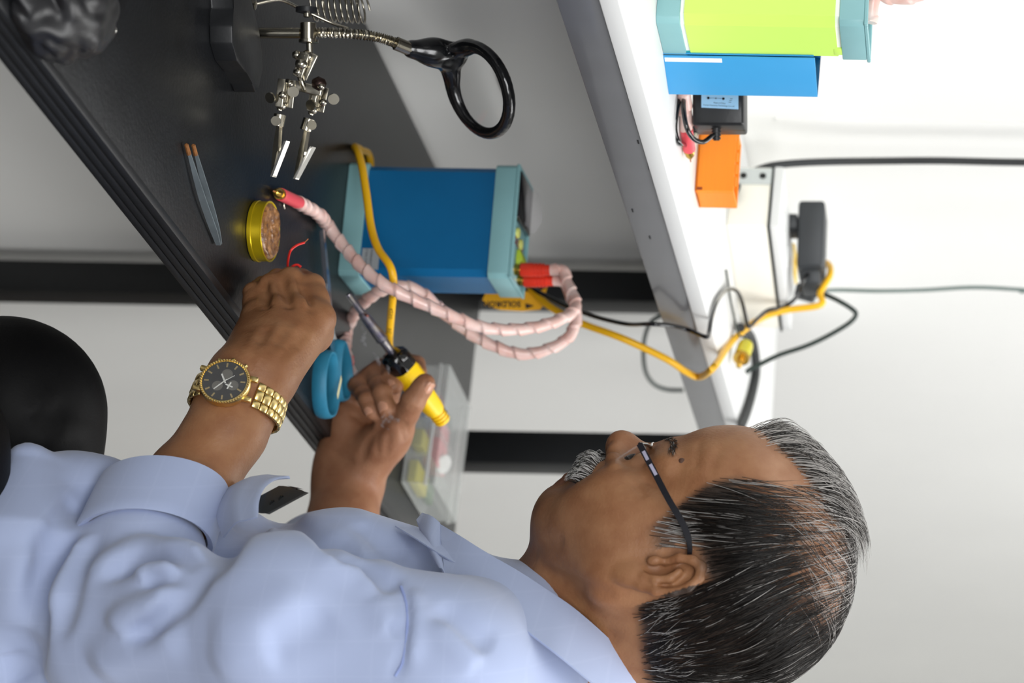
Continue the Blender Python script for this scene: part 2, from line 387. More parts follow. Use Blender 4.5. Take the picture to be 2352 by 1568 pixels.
for sgn in (1, -1):
    q = I0 + AX * (t0 + .008) - oth * .0122 * sgn
    box('vent_window', q - AX * .004 - side * .0022, AX * .009, side * .0044, -oth * .0006 * sgn, m_screen, iron, .0008)
    box('flare', I0 + AX * (t0 + .002) + side * (.0105 * sgn) - oth * .004, AX * .008, oth * .008, side * (.0028 * sgn), m_blk_gl, iron, .0015)
tE = IP(1000, 944)
loft('handle', [(t1 - .003, .0102, .0106), (t1, .0112, .0118), (t1 + .012, .0114, .0118), (IP(953, 883), .0106, .0112), (IP(970, 904), .0094, .0098), (IP(990, 930), .0088, .0090), (tE, .0078, .0078), (tE + .0006, .0066, .0066)], m_yelh, iron)
for k in range(7):
    q = I0 + AX * (t1 + .004 + k * .0021) - oth * .0117
    box('grip_rib', q - side * .006, side * .012, AX * .0009, -oth * .0007, m_yelh, iron, .0003)
prof = [(0, .0062)]
for k in range(4): prof += [(k * .0034 + .0002, .0078), (k * .0034 + .0020, .0074), (k * .0034 + .0022, .0060), (k * .0034 + .0032, .0060)]
lathe('strain_relief', prof + [(.0138, .0062), (.0145, .0035)], I0 + AX * tE, AX, m_yelh, iron, 22)
text('print', 'MADE IN INDIA', I0 + AX * IP(962, 895) - oth * .0099 - side * .001, AX, side, .0052, m_text_k, iron, .0012, bold=.0002)
YC = .0036
cordpath = [P(962, 905, 2.20), P(930, 868, 2.205), P(905, 830, 2.19), P(894, 795, 2.165), P(898, 725, 2.12), P(904, 655, 2.09), P(896, 612, 2.085), P(868, 570, 2.10), P(852, 520, 2.12), P(842, 450, 2.14), P(832, 385, 2.16), P(822, 348, 2.18), P(815, 337, z=DESK + YC), P(830, 345, z=DESK + YC), P(850, 366, z=DESK + YC), pt(.09, .085, .004), pt(.06, .090, .05), pt(.03, .088, .12), P(1190, 628, 2.30), P(1222, 665, 2.29), P(1262, 703, 2.28), P(1330, 740, 2.27), P(1430, 777, 2.26), P(1530, 824, b=.118), P(1575, 853, b=.115), P(1607, 865, b=.118), P(1640, 842, z=SHELF + .006), P(1680, 785, 2.40), P(1740, 735, 2.45), P(1800, 713, 2.46), P(1884, 700, 2.46), P(1884, 672, 2.47), P(1905, 635, 2.48), P(1906, 612, 2.50), P(1893, 602, 2.52), P(1860, 600, 2.53), P(1830, 600, 2.53)]
tube('cord', cordpath, YC, m_yel, iron, 10, 10)
# cord print
q = [P(896, 770, 2.10), P(899, 725, 2.09), P(903.5, 660, 2.078)]
for body, (x0, y0), (x1, y1), Yq in (('R-NO.', (903, 652), (904, 690), 2.095), ('IS 4250', (903, 694), (900, 735), 2.11), ('CM/L', (899, 738), (897, 768), 2.135)):
    a_, b_ = P(x0, y0, Yq), P(x1, y1, Yq); rr = (b_ - a_).normalized(); uu = Vector((rr.z, 0, -rr.x))
    text('print', body, a_ + Vector((0, -.0037, 0)) - uu * .0015, rr, uu, .0052, m_text_k, iron, -.0001)
# yellow paper tag on the cord
m_tagy = mat('tag_yellow', 'e2a70e', .5, var=.04)
tg = [P(1108, 688, 2.30), P(1112, 700, 2.30), P(1150, 712, 2.30), P(1200, 715, 2.30), P(1240, 711, 2.30), P(1249, 700, 2.30), P(1250, 682, 2.30), P(1257, 660, 2.30), P(1235, 670, 2.30), P(1180, 668, 2.30), P(1120, 662, 2.30)]
tagr = prism('tag', tg, Vector((0, .0006, 0)), m_tagy, iron)
text('print', 'SOLDRON', P(1196, 692, 2.2995), P(1110, 692, 2.2995) - P(1196, 692, 2.2995), P(1196, 712, 2.3) - P(1196, 692, 2.3), .0080, m_text_k, tagr, -.0004, bold=.0003)
prism('print', [P(1227, 702, 2.2992), P(1208, 709, 2.2992), P(1207, 697, 2.2992)], Vector((0, .0002, 0)), m_text_k, tagr)
# yellow two-pin plug body in the socket strip
box('plug', P(1808, 628, 2.52), P(1826, 628, 2.52) - P(1808, 628, 2.52), P(1808, 556, 2.52) - P(1808, 628, 2.52), Vector((.012, .03, 0)), m_yelh, iron, .002)

# ---- scissors
m_blade = mat('scissor_steel', 'c4c8cc', .25, 1, var=.05)
m_blu = mat('scissor_handle_blue', '2b7d9c', .5, var=.10, vscale=60, bump=.1, bscale=300)
sc = empty('scissors', P(760, 800, z=DESK), 'scissors with worn blue plastic handles lying between the two hands', 'scissors')
zb = DESK + .006
bm = bmesh.new()
bm_prism(bm, [P(733, 530, z=zb), P(740, 533, z=zb), P(752, 640, z=zb), P(765, 765, z=zb), P(776, 800, z=zb), P(768, 800, z=zb), P(756, 765, z=zb), P(742, 640, z=zb)], UP * .0016); from_bm('blade', bm, m_blade, sc)
bm = bmesh.new()
bm_prism(bm, [P(738, 525, z=zb + .0018), P(742, 527, z=zb + .0018), P(755, 650, z=zb + .0018), P(764, 775, z=zb + .0018), P(768, 840, z=zb + .0018), P(762, 840, z=zb + .0018), P(752, 775, z=zb + .0018), P(748, 650, z=zb + .0018)], UP * .0016); from_bm('blade', bm, m_blade, sc)
lathe('pivot', [(0, .004), (.003, .004), (.0036, .002), (.0036, 0)], P(757, 735, z=zb + .003), UP, m_blade, sc, 14)
def loop(name, pts, r, parent, z, flat=1.0):
    p = [P(x, y, z=z) for x, y in pts]; p = cr([p[-1]] + p + [p[0], p[1]], 6)[6:-6]
    L = len(p); bm = bmesh.new(); n = 10; rings = []
    ctr = sum(p, Vector()) / L
    for i, c in enumerate(p):
        t = (p[(i + 1) % L] - p[i - 1]).normalized(); sd = t.cross(UP).normalized()
        rings.append([bm.verts.new(c + sd * math.cos(2 * math.pi * k / n) * r + UP * math.sin(2 * math.pi * k / n) * r * flat) for k in range(n)])
    for i in range(L):
        for k in range(n): bm.faces.new((rings[i][k], rings[i][(k + 1) % n], rings[(i + 1) % L][(k + 1) % n], rings[(i + 1) % L][k]))
    return from_bm(name, bm, m_blu, parent, True, 60)
loop('handle', [(745, 812), (757, 815), (764, 850), (766, 900), (758, 945), (745, 955), (736, 935), (733, 890), (736, 845)], .0026, sc, DESK + .0085, 2.6)
loop('handle', [(778, 785), (786, 800), (795, 840), (796, 880), (788, 912), (777, 915), (771, 890), (770, 850), (773, 812)], .0024, sc, DESK + .010, 2.6)
box('price_sticker', P(775, 905, z=DESK + .0185), P(784, 862, z=DESK + .0185) - P(775, 905, z=DESK + .0185), Vector((.0045, .002, 0)), -UP * .0004, mat('cream_label', 'e9e2b0', .6), sc)

# ---- tweezers
m_tw = mat('tweezer_steel', '8d979c', .38, .55, var=.15, vscale=60); m_rust = mat('tweezer_rust', '8a5a30', .7, .3, var=.3, vscale=300)
tw = empty('tweezers', P(470, 450, z=DESK), 'steel tweezers with rusty tips lying near the left edge of the desk', 'tweezers')
for i, (a_, b_, c_) in enumerate((((428, 332), (462, 455), (500, 562)), ((444, 333), (474, 450), (503, 560)))):
    pts_ = cr([P(*a_, z=DESK + .003), P(*b_, z=DESK + .004), P(*c_, z=DESK + .003)], 10); bm = bmesh.new(); L = len(pts_); rings = []
    for k, c in enumerate(pts_):
        t = k / (L - 1); w_ = .0010 + .0028 * math.sin(min(1, t * 1.15) * math.pi * .62) * (1 if t < .85 else 1 - (t - .85) * 3)
        tn = (pts_[min(k + 1, L - 1)] - pts_[max(k - 1, 0)]).normalized(); sd = tn.cross(UP).normalized() * .0006; up = UP * w_
        if True: rings.append([bm.verts.new(c + sd + up), bm.verts.new(c + sd - up * .5), bm.verts.new(c - sd - up * .5), bm.verts.new(c - sd + up)])
    for u_, v_ in zip(rings, rings[1:]):
        for k in range(4): bm.faces.new((u_[k], u_[(k + 1) % 4], v_[(k + 1) % 4], v_[k]))
    bm.faces.new(rings[0][::-1]); bm.faces.new(rings[-1]); from_bm('arm', bm, m_tw, tw)
    d_ = (Vector(P(*b_, z=DESK + .004)) - Vector(P(*a_, z=DESK + .003))).normalized()
    lathe('rusty_tip', [(0, .0004), (.001, .0016), (.010, .0018), (.0102, .001)], P(*a_, z=DESK + .003) - d_ * .001, d_, m_rust, tw, 8)

# ---- flux tin
m_tin = mat('tin_yellow', 'd8bb1c', .3, .6, var=.15, vscale=50)
m_flux = mat('rosin_flux', '5e3a22', .28, var=.3, vscale=170, bump=.9, bscale=160, col2='b07c48', coat=.4)
fc = P(587, 531, z=DESK); tin = empty('flux_tin', fc, 'round yellow tin filled with brown rosin flux', 'tin')
lathe('tin_body', [(0, .0245), (.0006, .0255), (.0035, .0258), (.004, .0252), (.0115, .0252), (.012, .0256), (.0126, .0250), (.0122, .0240), (.009, .0238)], fc, UP, m_tin, tin, 48)
bm = bmesh.new(); rings = [[bm.verts.new(fc + UP * .0135)]]
for i in range(1, 15):
    r_ = .0243 * i / 14
    rings.append([bm.verts.new(fc + Vector((math.cos(2 * math.pi * k / 40) * r_, math.sin(2 * math.pi * k / 40) * r_, .0128 + .0010 * math.sin(k * .9 + i) * math.sin(i * 1.7 + k * .3) + .0012 * random.random() * (i < 14) - (.002 if i == 14 else 0)))) for k in range(40)])
for a_, b_ in zip(rings, rings[1:]):
    for k in range(40):
        f = [a_[k % len(a_)], a_[(k + 1) % len(a_)], b_[(k + 1) % 40], b_[k]]; u2 = []
        for w_ in f:
            if w_ not in u2: u2.append(w_)
        bm.faces.new(u2)
from_bm('flux', bm, m_flux, tin, True, 180)

# ---- red wire being soldered
m_rw = mat('red_wire', 'd42c26', .4)
rw = empty('hookup_wire', P(662, 610, 1.87), 'thin red wire with bared ends held by the left hand', 'wire')
tube('strand', [P(676, 648, 1.915), P(662, 620, 1.905), P(662, 595, 1.895), P(668, 575, 1.885), P(682, 563, 1.89), P(699, 557, 1.895)], .0010, m_rw, rw, 8)
tube('bare_end', [P(699, 557, 1.895), P(703, 553, 1.896), P(708, 548, 1.897)], .0005, m_copper, rw, 6)
tube('strand', [P(672, 640, 1.905), P(668, 622, 1.902), P(673, 611, 1.900), P(683, 608, 1.900), P(691, 613, 1.900)], .0011, m_rw, rw, 8)
tube('heat_shrink', [P(684, 640, 1.912), P(676, 626, 1.912), P(668, 618, 1.912)], .003, m_rw, rw, 10)
# ================================================================== third-hand stand with magnifier
th = empty('helping_hand_stand', P(560, 80, z=DESK), 'helping-hand soldering stand with nickel clips, gooseneck and black-rimmed magnifier', 'tool stand')
m_castb = mat('cast_black', '1b1c1e', .42, var=.15, vscale=40, bump=.08, bscale=200)
m_ringb = mat('magnifier_black', '101113', .22, coat=.4, var=.1)
zt = DESK + .018
out = [(538, 20), (533, 60), (534, 100), (545, 140), (566, 166), (580, 192), (588, 213), (597, 196), (604, 160), (603, 120), (596, 70), (580, 10), (565, -40), (548, -90), (535, -60), (536, -20)]
prism('base', [P(x, y, z=zt) for x, y in out], -UP * .018, m_castb, th, .0012)
YS = 1.885
def rod(name, a, b, r, m=m_chrome, n=12, par=th): return lathe(name, [(0, r * .8), (.0004, r), ((b - a).length - .0004, r), ((b - a).length, r * .8)], a, b - a, m, par, n)
rod('stem', P(536, 76, YS), P(692, 76, YS), .0045)
bm = bmesh.new(); gp = cr([P(690, 76, YS), P(740, 75, YS), P(800, 77, YS), P(855, 83, YS + .01), P(890, 92, YS + .015), P(915, 101, YS + .02)], 24)
prs = [.0040 + .0007 * math.sin(i * 1.9) for i in range(len(gp))]; bm_tube(bm, gp, prs, 12); from_bm('gooseneck', bm, m_chrome, th, True, 60)
rod('ferrule', P(908, 99, YS + .02), P(952, 117, YS + .03), .0058)
# magnifier
MC = P(1104, 207, YS + .045)
e1 = Vector((.896, 0, .443)); e2 = Vector((-.443 * .70, -.71, .896 * .70)); e2 = (e2 - e1 * e2.dot(e1)).normalized(); en = e1.cross(e2)
if en.y > 0: en = -en
RM = .0325; ga = P(946, 113, YS + .03)
MAG = (RM, ga)
m_lens = mat('lens_glass', 'ffffff', 0.0, trans=1, ior=1.25)
lathe('lens', [(-.0026, 0), (-.0025, .008), (-.0021, .016), (-.0013, .025), (-.0004, RM), (.0004, RM), (.0013, .025), (.0021, .016), (.0025, .008), (.0026, 0)], MC, en, m_lens, th, 48, 80)
# clamp block and thumb screw on the stem
rod('clamp', P(708, 52, YS - .006), P(708, 96, YS - .006), .0062)
rod('thumb_screw', P(706, 24, YS - .006), P(706, 40, YS - .006), .0030)
lathe('screw_head', [(0, .004), (.001, .0085), (.005, .0085), (.006, .004)], P(704, 14, YS - .006), P(704, 30, YS - .006) - P(704, 14, YS - .006), m_castb, th, 18)
rod('clamp_collar', P(709, 90, YS - .006), P(709, 99, YS - .006), .0078)
rod('arm_rod', P(711, 98, YS - .006), P(712, 126, YS - .004), .0026)
def ball(name, c, r, m=m_chrome): return lathe(name, [(-r, 0), (-r * .8, r * .6), (0, r), (r * .8, r * .6), (r, 0)], c, UP, m, th, 14, 80)
def plate(name, a, b, w, t, nrm=Vector((0, -1, 0)), m=m_chrome):
    a, b = Vector(a), Vector(b); ax = (b - a); sd = ax.normalized().cross(nrm).normalized() * w
    return box(name, a - sd / 2 - ax.normalized() * w * .3, ax * 1.0 + ax.normalized() * w * .6, sd, nrm * t, m, th, min(w, t) * .25)
Yj = YS - .004
ball('joint_ball', P(704, 128, Yj - .006), .0048); ball('joint_ball', P(682, 126, Yj - .004), .0040)
plate('joint_plate', P(718, 130, Yj), P(697, 175, Yj), .009, .003); plate('joint_plate', P(700, 128, Yj - .008), P(686, 170, Yj - .008), .008, .0025)
ball('joint_ball', P(692, 147, Yj - .010), .0050); ball('joint_ball', P(685, 166, Yj - .008), .0042)
tube('arm_rod', [P(688, 172, Yj - .004), P(694, 190, Yj - .004), P(700, 205, Yj - .002)], .0024, m_chrome, th, 10)
plate('cross_plate', P(664, 193, Yj), P(735, 210, Yj), .008, .004)
ball('joint_ball', P(665, 192, Yj - .004), .0035); ball('joint_ball', P(733, 192, Yj - .004), .0062, mat('dark_bolt', '3a2c28', .35, .8)); ball('joint_ball', P(738, 199, Yj - .008), .0030)
# two clip assemblies
for (x0, y0), (x1, y1), (xt, yt), Yc, dx_ in (((652, 188), (646, 242), (625, 406), Yj - .006, 0), ((728, 205), (718, 252), (677, 411), Yj + .008, 1)):
    a_, b_ = P(x0, y0, Yc), P(x1, y1, Yc)
    plate('joint_plate', a_ + Vector((0, -.005, 0)), b_ + Vector((0, -.005, 0)), .006, .0018); plate('joint_plate', a_ + Vector((-.0, .003, .006)), b_ + Vector((0, .003, .006)), .006, .0018)
    rod('arm_rod', a_, b_, .0030)
    # wing nut: hub and two rounded ears
    hub = P(x0 + (-3 if dx_ == 0 else 14), y0 + 30, Yc - .008)
    ball('wing_hub', hub, .0034)
    for sx in (-1, 1):
        ear = hub + (P(x0 + 30, y0 - 8, Yc) - P(x0, y0, Yc)).normalized() * .0095 * sx + Vector((0, -.002, 0))
        lathe('wing_ear', [(-.0009, .0), (-.0009, .0045), (.0009, .0045), (.0009, 0)], ear, Vector((.3, -.8, .3 * sx)), m_chrome, th, 14)
    c_ = P(x1 - 5, y1 + 12, Yc); rod('arm_rod', b_, c_, .0022); ball('joint_ball', b_, .0042)
    d0 = P(x1 - 2 - dx_ * 5, y1 + 20, Yc); d1 = P(x1 - 8 - dx_ * 8, y1 + 48, Yc)
    rod('clip_socket', d0, d1, .0048)
    lathe('set_screw', [(0, .0016), (.008, .0016), (.0082, .004), (.0094, .004), (.0094, 0)], (d0 + d1) / 2, P(x1 + (-30 if dx_ == 0 else 30), y1 + 40, Yc - .03) - (d0 + d1) / 2, m_chrome, th, 12)
    # crocodile clip: lower jaw, upper jaw with its bright lever
    t_ = P(xt, yt, Yc); ax = (t_ - d1); up_ = Vector((0, -.35, 1)); up_ = (up_ - ax.normalized() * up_.dot(ax.normalized())).normalized(); w_ = .0042
    sd = ax.normalized().cross(up_).normalized() * w_
    hinge = d1 + ax * .42
    bm = bmesh.new(); bm_prism(bm, [d1 - sd * .5, d1 - sd * .5 + up_ * .003, hinge - sd * .5 + up_ * .004, t_ - sd * .5 + up_ * .001, t_ - sd * .5, hinge - sd * .5 - up_ * .001], sd); from_bm('clip_jaw', bm, m_chrome, th)
    lv = P(xt + 33 + dx_ * 8, yt - 82 + dx_ * 8, Yc - .002)
    bm = bmesh.new(); bm_prism(bm, [t_ - sd * .6, t_ - sd * .6 + up_ * .0022, lv - sd * .6 + up_ * .0016, lv - sd * .6 - up_ * .0006], sd * 1.2); from_bm('clip_lever', bm, mat('bright_nickel', 'e9e7e2', .2, .85), th)
    bm = bmesh.new(); mid = t_.lerp(lv, .55); bm_prism(bm, [mid - sd * .4, t_.lerp(lv, .2) - sd * .4, t_.lerp(hinge, .35) - sd * .4 + up_ * .002, hinge - sd * .4 + up_ * .003], sd * .8); from_bm('clip_cheek', bm, m_chrome, th)
    for k in range(5):
        q = t_.lerp(hinge, .06 + k * .09); box('clip_tooth', q + up_ * .0012 - sd * .5, ax.normalized() * .0012, sd, up_ * .0013, m_chrome, th)
# soldering-iron holder: a spring coil with its wire frame, behind the stem
bm = bmesh.new(); pts_ = []
for i in range(150):
    t = i / 149; a_ = t * 2 * math.pi * 9
    base = P(718 + 122 * t, 5 + 14 * t, YS + .045)
    pts_.append(base + Vector((math.sin(a_) * (.016 - .003 * t), math.cos(a_) * (.016 - .003 * t), .002 * math.sin(a_))))
bm_tube(bm, pts_, .0009, 8); from_bm('holder_coil', bm, m_chrome, th, True, 60)
tube('holder_wire', [P(545, -20, YS), P(570, 10, YS), P(640, 0, YS + .01), P(690, 20, YS + .02), P(760, 52, YS + .03), P(800, 66, YS + .03)], .0014, m_chrome, th, 8)
rod('holder_socket', P(555, 8, YS - .02), P(588, 12, YS - .02), .0040)

# ================================================================== organiser box on the far end of the desk
m_clear = mat('milky_plastic', 'dfe3e0', .2, trans=.0, alpha=.26, coat=.2)
m_clear2 = mat('milky_plastic_rim', 'eef0ee', .25, alpha=.75)
ob = empty('organiser_box', P(945, 990, z=DESK), 'milky translucent plastic parts box with coloured bits inside behind the right hand', 'box')
q0 = P(921, 1108, z=DESK + .001); q1 = P(918 + 40, 838, z=DESK + .001)
ex = (q1 - q0); ey = Vector((-ex.y, ex.x, 0)).normalized(); ey = ey if ey.y > 0 else -ey; WX = ex.length; ex = ex.normalized(); DX, HX = .112, .034
def obp(u, v, z): return q0 + ex * u + ey * v + UP * z
bm = bmesh.new(); t_ = .0016
for a_ in ((0, 0, 0, WX, DX, t_), (0, 0, 0, WX, t_, HX * .72), (0, DX - t_, 0, WX, DX, HX * .72), (0, 0, 0, t_, DX, HX * .72), (WX - t_, 0, 0, WX, DX, HX * .72)):
    bm_box(bm, obp(a_[0], a_[1], a_[2]), ex * (a_[3] - a_[0]), ey * (a_[4] - a_[1]), UP * (a_[5] - a_[2]), .0004, 1)
from_bm('tray', bm, m_clear, ob)
bm = bmesh.new()
for a_ in ((-.001, -.001, HX, WX + .001, DX + .001, HX + t_), (-.001, -.001, HX * .74, WX + .001, .001, HX), (-.001, DX - .001, HX * .74, WX + .001, DX + .001, HX), (-.001, 0, HX * .74, .001, DX, HX), (WX - .001, 0, HX * .74, WX + .001, DX, HX)):
    bm_box(bm, obp(a_[0], a_[1], a_[2]), ex * (a_[3] - a_[0]), ey * (a_[4] - a_[1]), UP * (a_[5] - a_[2]), .0004, 1)
from_bm('lid', bm, m_clear, ob)
for v_ in (-.0015, DX): box('lid_rim', obp(-.002, v_, HX * .70), ex * (WX + .004), ey * .0015, UP * .0035, m_clear2, ob, .0005)
for u_ in (.035, .075, .11): box('divider', obp(u_, .003, .002), ex * .0012, ey * (DX - .006), UP * HX * .65, m_clear, ob)
box('latch', obp(WX * .55, -.004, HX * .5), ex * .016, ey * .003, UP * HX * .42, m_clear2, ob, .0008)
for nm, u_, v_, z_, sx, sy, sz, c_ in (('pink_reel', .045, .055, .004, .055, .04, .016, 'd86a72'), ('yellow_part', .006, .008, .003, .024, .05, .010, 'd3c94f'), ('yellow_part', .045, .006, .003, .02, .03, .012, 'c9c05a'), ('green_board', .012, .062, .003, .02, .035, .008, '5f7d55'), ('blue_part', .085, .01, .003, .018, .05, .012, '5a76a8'), ('dark_part', .10, .07, .004, .012, .02, .020, '2c3a36'), ('red_part', .115, .02, .003, .012, .06, .012, 'b85a58')):
    ct_ = box(nm, obp(u_, v_, z_), ex * sx, ey * sy, UP * sz, mat('bit_' + c_, c_, .5), None, .002)
    tag(ct_, {'pink_reel': 'pink reel', 'yellow_part': 'yellow component', 'green_board': 'small green circuit piece', 'blue_part': 'blue component', 'dark_part': 'dark component', 'red_part': 'dull red component'}[nm] + ' inside the translucent parts box' + (' near its left end' if u_ == .006 else ' beside the divider' if nm == 'yellow_part' else ''), 'component', 'bits in the parts box')
wc = obp(.052, .074, .022); wr = lathe('spool', [(0, .004), (0, .0105), (.002, .0105), (.002, .004)], wc, Vector((.25, -.5, .8)), mat('spool_white', 'f0f0ee', .4), None, 24)
tag(wr, 'white ring-shaped spool lying in the translucent parts box', 'spool')

# ================================================================== crumpled black bag at the near end
bm = bmesh.new(); bmesh.ops.create_icosphere(bm, subdivisions=5, radius=1)
from mathutils import noise
bc = P(75, 40, z=DESK)
for v in bm.verts:
    d_ = v.co.copy(); r_ = 1 + .22 * noise.noise(d_ * 1.3) + .16 * abs(noise.noise(d_ * 2.2 + Vector((3, 1, 2)))) - .03 * abs(noise.noise(d_ * 5.0))
    v.co = Vector((d_.x * .040 * r_, d_.y * .055 * r_, max(0, d_.z * r_ + .42) * .026))
    v.co += Vector((bc.x - .012, bc.y + .02, DESK + .0005))
tag(from_bm('plastic_bag', bm, mat('black_poly', '141417', .38), None, True, 180), 'crumpled glossy black plastic bag at the near corner of the desk', 'bag')
# solder crumb
cb = P(255, 68, z=DESK); bm = bmesh.new(); bmesh.ops.create_icosphere(bm, subdivisions=2, radius=1)
for v in bm.verts:
    k_ = 1 + .25 * noise.noise(v.co * 2.3); v.co = Vector((v.co.x * .003 * k_, v.co.y * .0026 * k_, v.co.z * .0022 * k_)) + cb + UP * .002
tag(from_bm('solder_blob', bm, mat('solder', 'cfcdc6', .35, .9), None, True, 180), 'small pale solder blob on the near part of the desk', 'solder')
# ================================================================== things on the shelf
m_bluel = mat('blue_panel_lit', '3f9bd4', .38, var=.03, vscale=14)  # lighter copy of the blue, for the face that catches the light
m_blued = mat('blue_panel_shaded', '0f5486', .4, var=.04)  # darker copy of the same blue, shadow put into the colour
m_pcb = mat('white_residue', 'f2f3f0', .7)
# blue sheet-metal cover
q0 = P(1536, 217, z=SHELF); q1 = P(1523, 128, z=SHELF)
bl = empty('blue_enclosure', (q0 + q1) / 2 + B3 * .02, 'blue folded metal enclosure cover beside the lime green power supply', 'enclosure')
ex = (q1 - q0); WX = ex.length; ex = ex.normalized(); ey = Vector((-ex.y, ex.x, 0)); ey = ey if ey.dot(B3) > 0 else -ey; HB = .1245
box('side_panel', q0, ex * WX, ey * .0012, UP * HB, m_bluel, bl, .0004)
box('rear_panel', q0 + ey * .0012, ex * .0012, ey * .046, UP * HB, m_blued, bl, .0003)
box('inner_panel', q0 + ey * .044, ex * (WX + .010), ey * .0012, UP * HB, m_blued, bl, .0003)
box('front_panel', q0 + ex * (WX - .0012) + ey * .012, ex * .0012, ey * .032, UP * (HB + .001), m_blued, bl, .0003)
for k in range(3): box('fold', q0 + ex * (WX + .0004 + k * .0014) + ey * (.0016 + k * .0012), ex * .0012, ey * .0012, UP * (HB - .001 - k * .0005), [m_bluel, mat('teal_edge', '2aa4a8', .4), m_blued][k], bl)
box('residue', q0 + ex * (WX - .0065) + UP * .001, ex * .0045, -ey * .0002, UP * .047, m_pcb, bl)
# flat black mains adapter
YA = 1.985
ad = empty('power_adapter', P(1590, 250, YA), 'black power adapter with a pale blue label leaning behind the blue enclosure', 'adapter')
a0 = P(1590, 287, YA); aw = P(1590, 190, YA) - a0; ah = P(1708, 287, YA) - a0; ad_ = Vector((.006, .034, 0))
box('case', a0, aw, ah, ad_, m_blk, ad, .0028, 3)
nrm_ = aw.cross(ah).normalized(); nrm_ = nrm_ if nrm_.y < 0 else -nrm_
box('seam', a0 + ad_ * .5 + aw * -.003, aw * .004, ah, ad_ * .02, m_screen, ad)
lb = P(1611, 247, YA - .0004); lw = P(1611, 195, YA - .0004) - lb; lh = P(1696, 251, YA - .0004) - P(1611, 247, YA - .0004)
box('label', lb, lw, lh, nrm_ * .0002, mat('label_blue', '9cc9ea', .45), ad)
rt = lh.normalized(); upv = lw.normalized()
text('print', 'Foshan Huantang Technology Co.,Ltd', lb + rt * .0017 + upv * .0018, rt, upv, .00175, m_text_k, ad, .0005)
text('print', 'Made in China', lb + rt * .0105 + upv * .0040, rt, upv, .00175, m_text_k, ad, .0005)
for k, u_ in enumerate((.006, .0125, .019)):
    c_ = lb + rt * u_ + upv * .0085
    if k != 1: lathe('print', [(0, .0011), (.0002, .0011), (.0002, .0009), (0, .0009)], c_ + nrm_ * .0004, nrm_, m_text_k, ad, 16)
    else: lathe('print', [(0, .0006), (.0002, .0006)], c_ + nrm_ * .0004, nrm_, m_text_k, ad, 10)
box('print', lb + rt * .0071 + upv * .0084 + nrm_ * .0003, rt * .0108, upv * .0002, nrm_ * .0002, m_text_k, ad)
for k in range(3): box('print', lb + rt * (.0235 + .0006 * k) + upv * (.0055 + k * .0016), rt * .0022, upv * .0003, nrm_ * .0004, m_text_k, ad)
sr = P(1645, 289, YA + .014)
dn = (P(1646, 330, YA + .014) - sr).normalized()
prof = []
for k in range(6): prof += [(k * .0028, .0052 - k * .0003), (k * .0028 + .0016, .0052 - k * .0003), (k * .0028 + .0017, .0042 - k * .0003), (k * .0028 + .0027, .0042 - k * .0003)]
lathe('strain_relief', prof, sr - dn * .004, dn, m_blk, ad, 16)
tube('cord', [sr + dn * .009, P(1636, 312, YA + .010), P(1615, 326, YA), P(1592, 318, YA - .01), P(1577, 292, YA - .02), P(1570, 250, YA - .015), P(1571, 222, YA), P(1573, 190, YA + .03), P(1566, 185, YA + .03), P(1562, 222, YA + .0), P(1553, 265, YA - .01), P(1551, 300, YA - .01), P(1560, 328, YA - .005), P(1575, 333, z=SHELF + .004), P(1592, 318, z=SHELF + .006), P(1599, 305, YA + .05)], .0021, m_blk_gl, ad, 10)
lathe('plug', [(0, .0022), (.004, .0045), (.016, .0062), (.020, .0055)], P(1598, 306, YA + .05), P(1604, 282, YA + .055) - P(1598, 306, YA + .05), m_blk, ad, 16)
lathe('plug_tip', [(0, .0018), (.005, .0018)], P(1598, 306, YA + .05), P(1595, 318, YA + .045) - P(1598, 306, YA + .05), m_chrome, ad, 12)
# second pen on the shelf
pn = empty('welding_lead', P(1578, 300, z=SHELF), 'pink wrapped welding pen with brass tip lying on the white shelf by the adapter', 'cable', 'spiral-wrapped leads')
zz = SHELF + .0062
spiral('wrap', [P(1566, 120, z=zz), P(1570, 180, z=zz), P(1574, 240, z=zz), P(1578, 302, z=zz)], .0058, pn)
pen_end(pn, P(1577.5, 302, z=zz), P(1583, 345, z=zz), .022, .004, .0054)
# orange printed box
m_or = mat('orange_print', 'f58a1e', .42, var=.03, vscale=20, bump=.15, bscale=400, stretch=(1, 1, 30))
c_ = P(1595, 438, z=SHELF); orr = empty('orange_box', c_ + A3 * .02 + B3 * .03, 'bright orange printed plastic box open at the top on the white shelf', 'box')
HO = .0355; WO, DO = .066, .036; t_ = .003
bm = bmesh.new()
for a_ in ((0, 0, 0, DO, WO, t_), (0, 0, 0, t_, WO, HO), (DO - t_, 0, 0, DO, WO, HO), (t_, 0, 0, DO - t_, t_, HO), (t_, WO - t_, 0, DO - t_, WO, HO)):
    bm_box(bm, c_ + A3 * a_[0] + B3 * a_[1] + UP * a_[2], A3 * (a_[3] - a_[0]), B3 * (a_[4] - a_[1]), UP * (a_[5] - a_[2]), .0006, 1)
from_bm('body', bm, m_or, orr)
for k in range(5): box('rim_lug', c_ + A3 * .0005 + B3 * (.006 + k * .0125) + UP * HO, A3 * .0022, B3 * .0095, UP * .0022, m_or, orr, .0005)
box('slot', c_ - A3 * .0002 + B3 * .001 + UP * .002, A3 * .0004, B3 * .003, UP * .005, mat('slot_dark', '8a3a10', .7), orr)
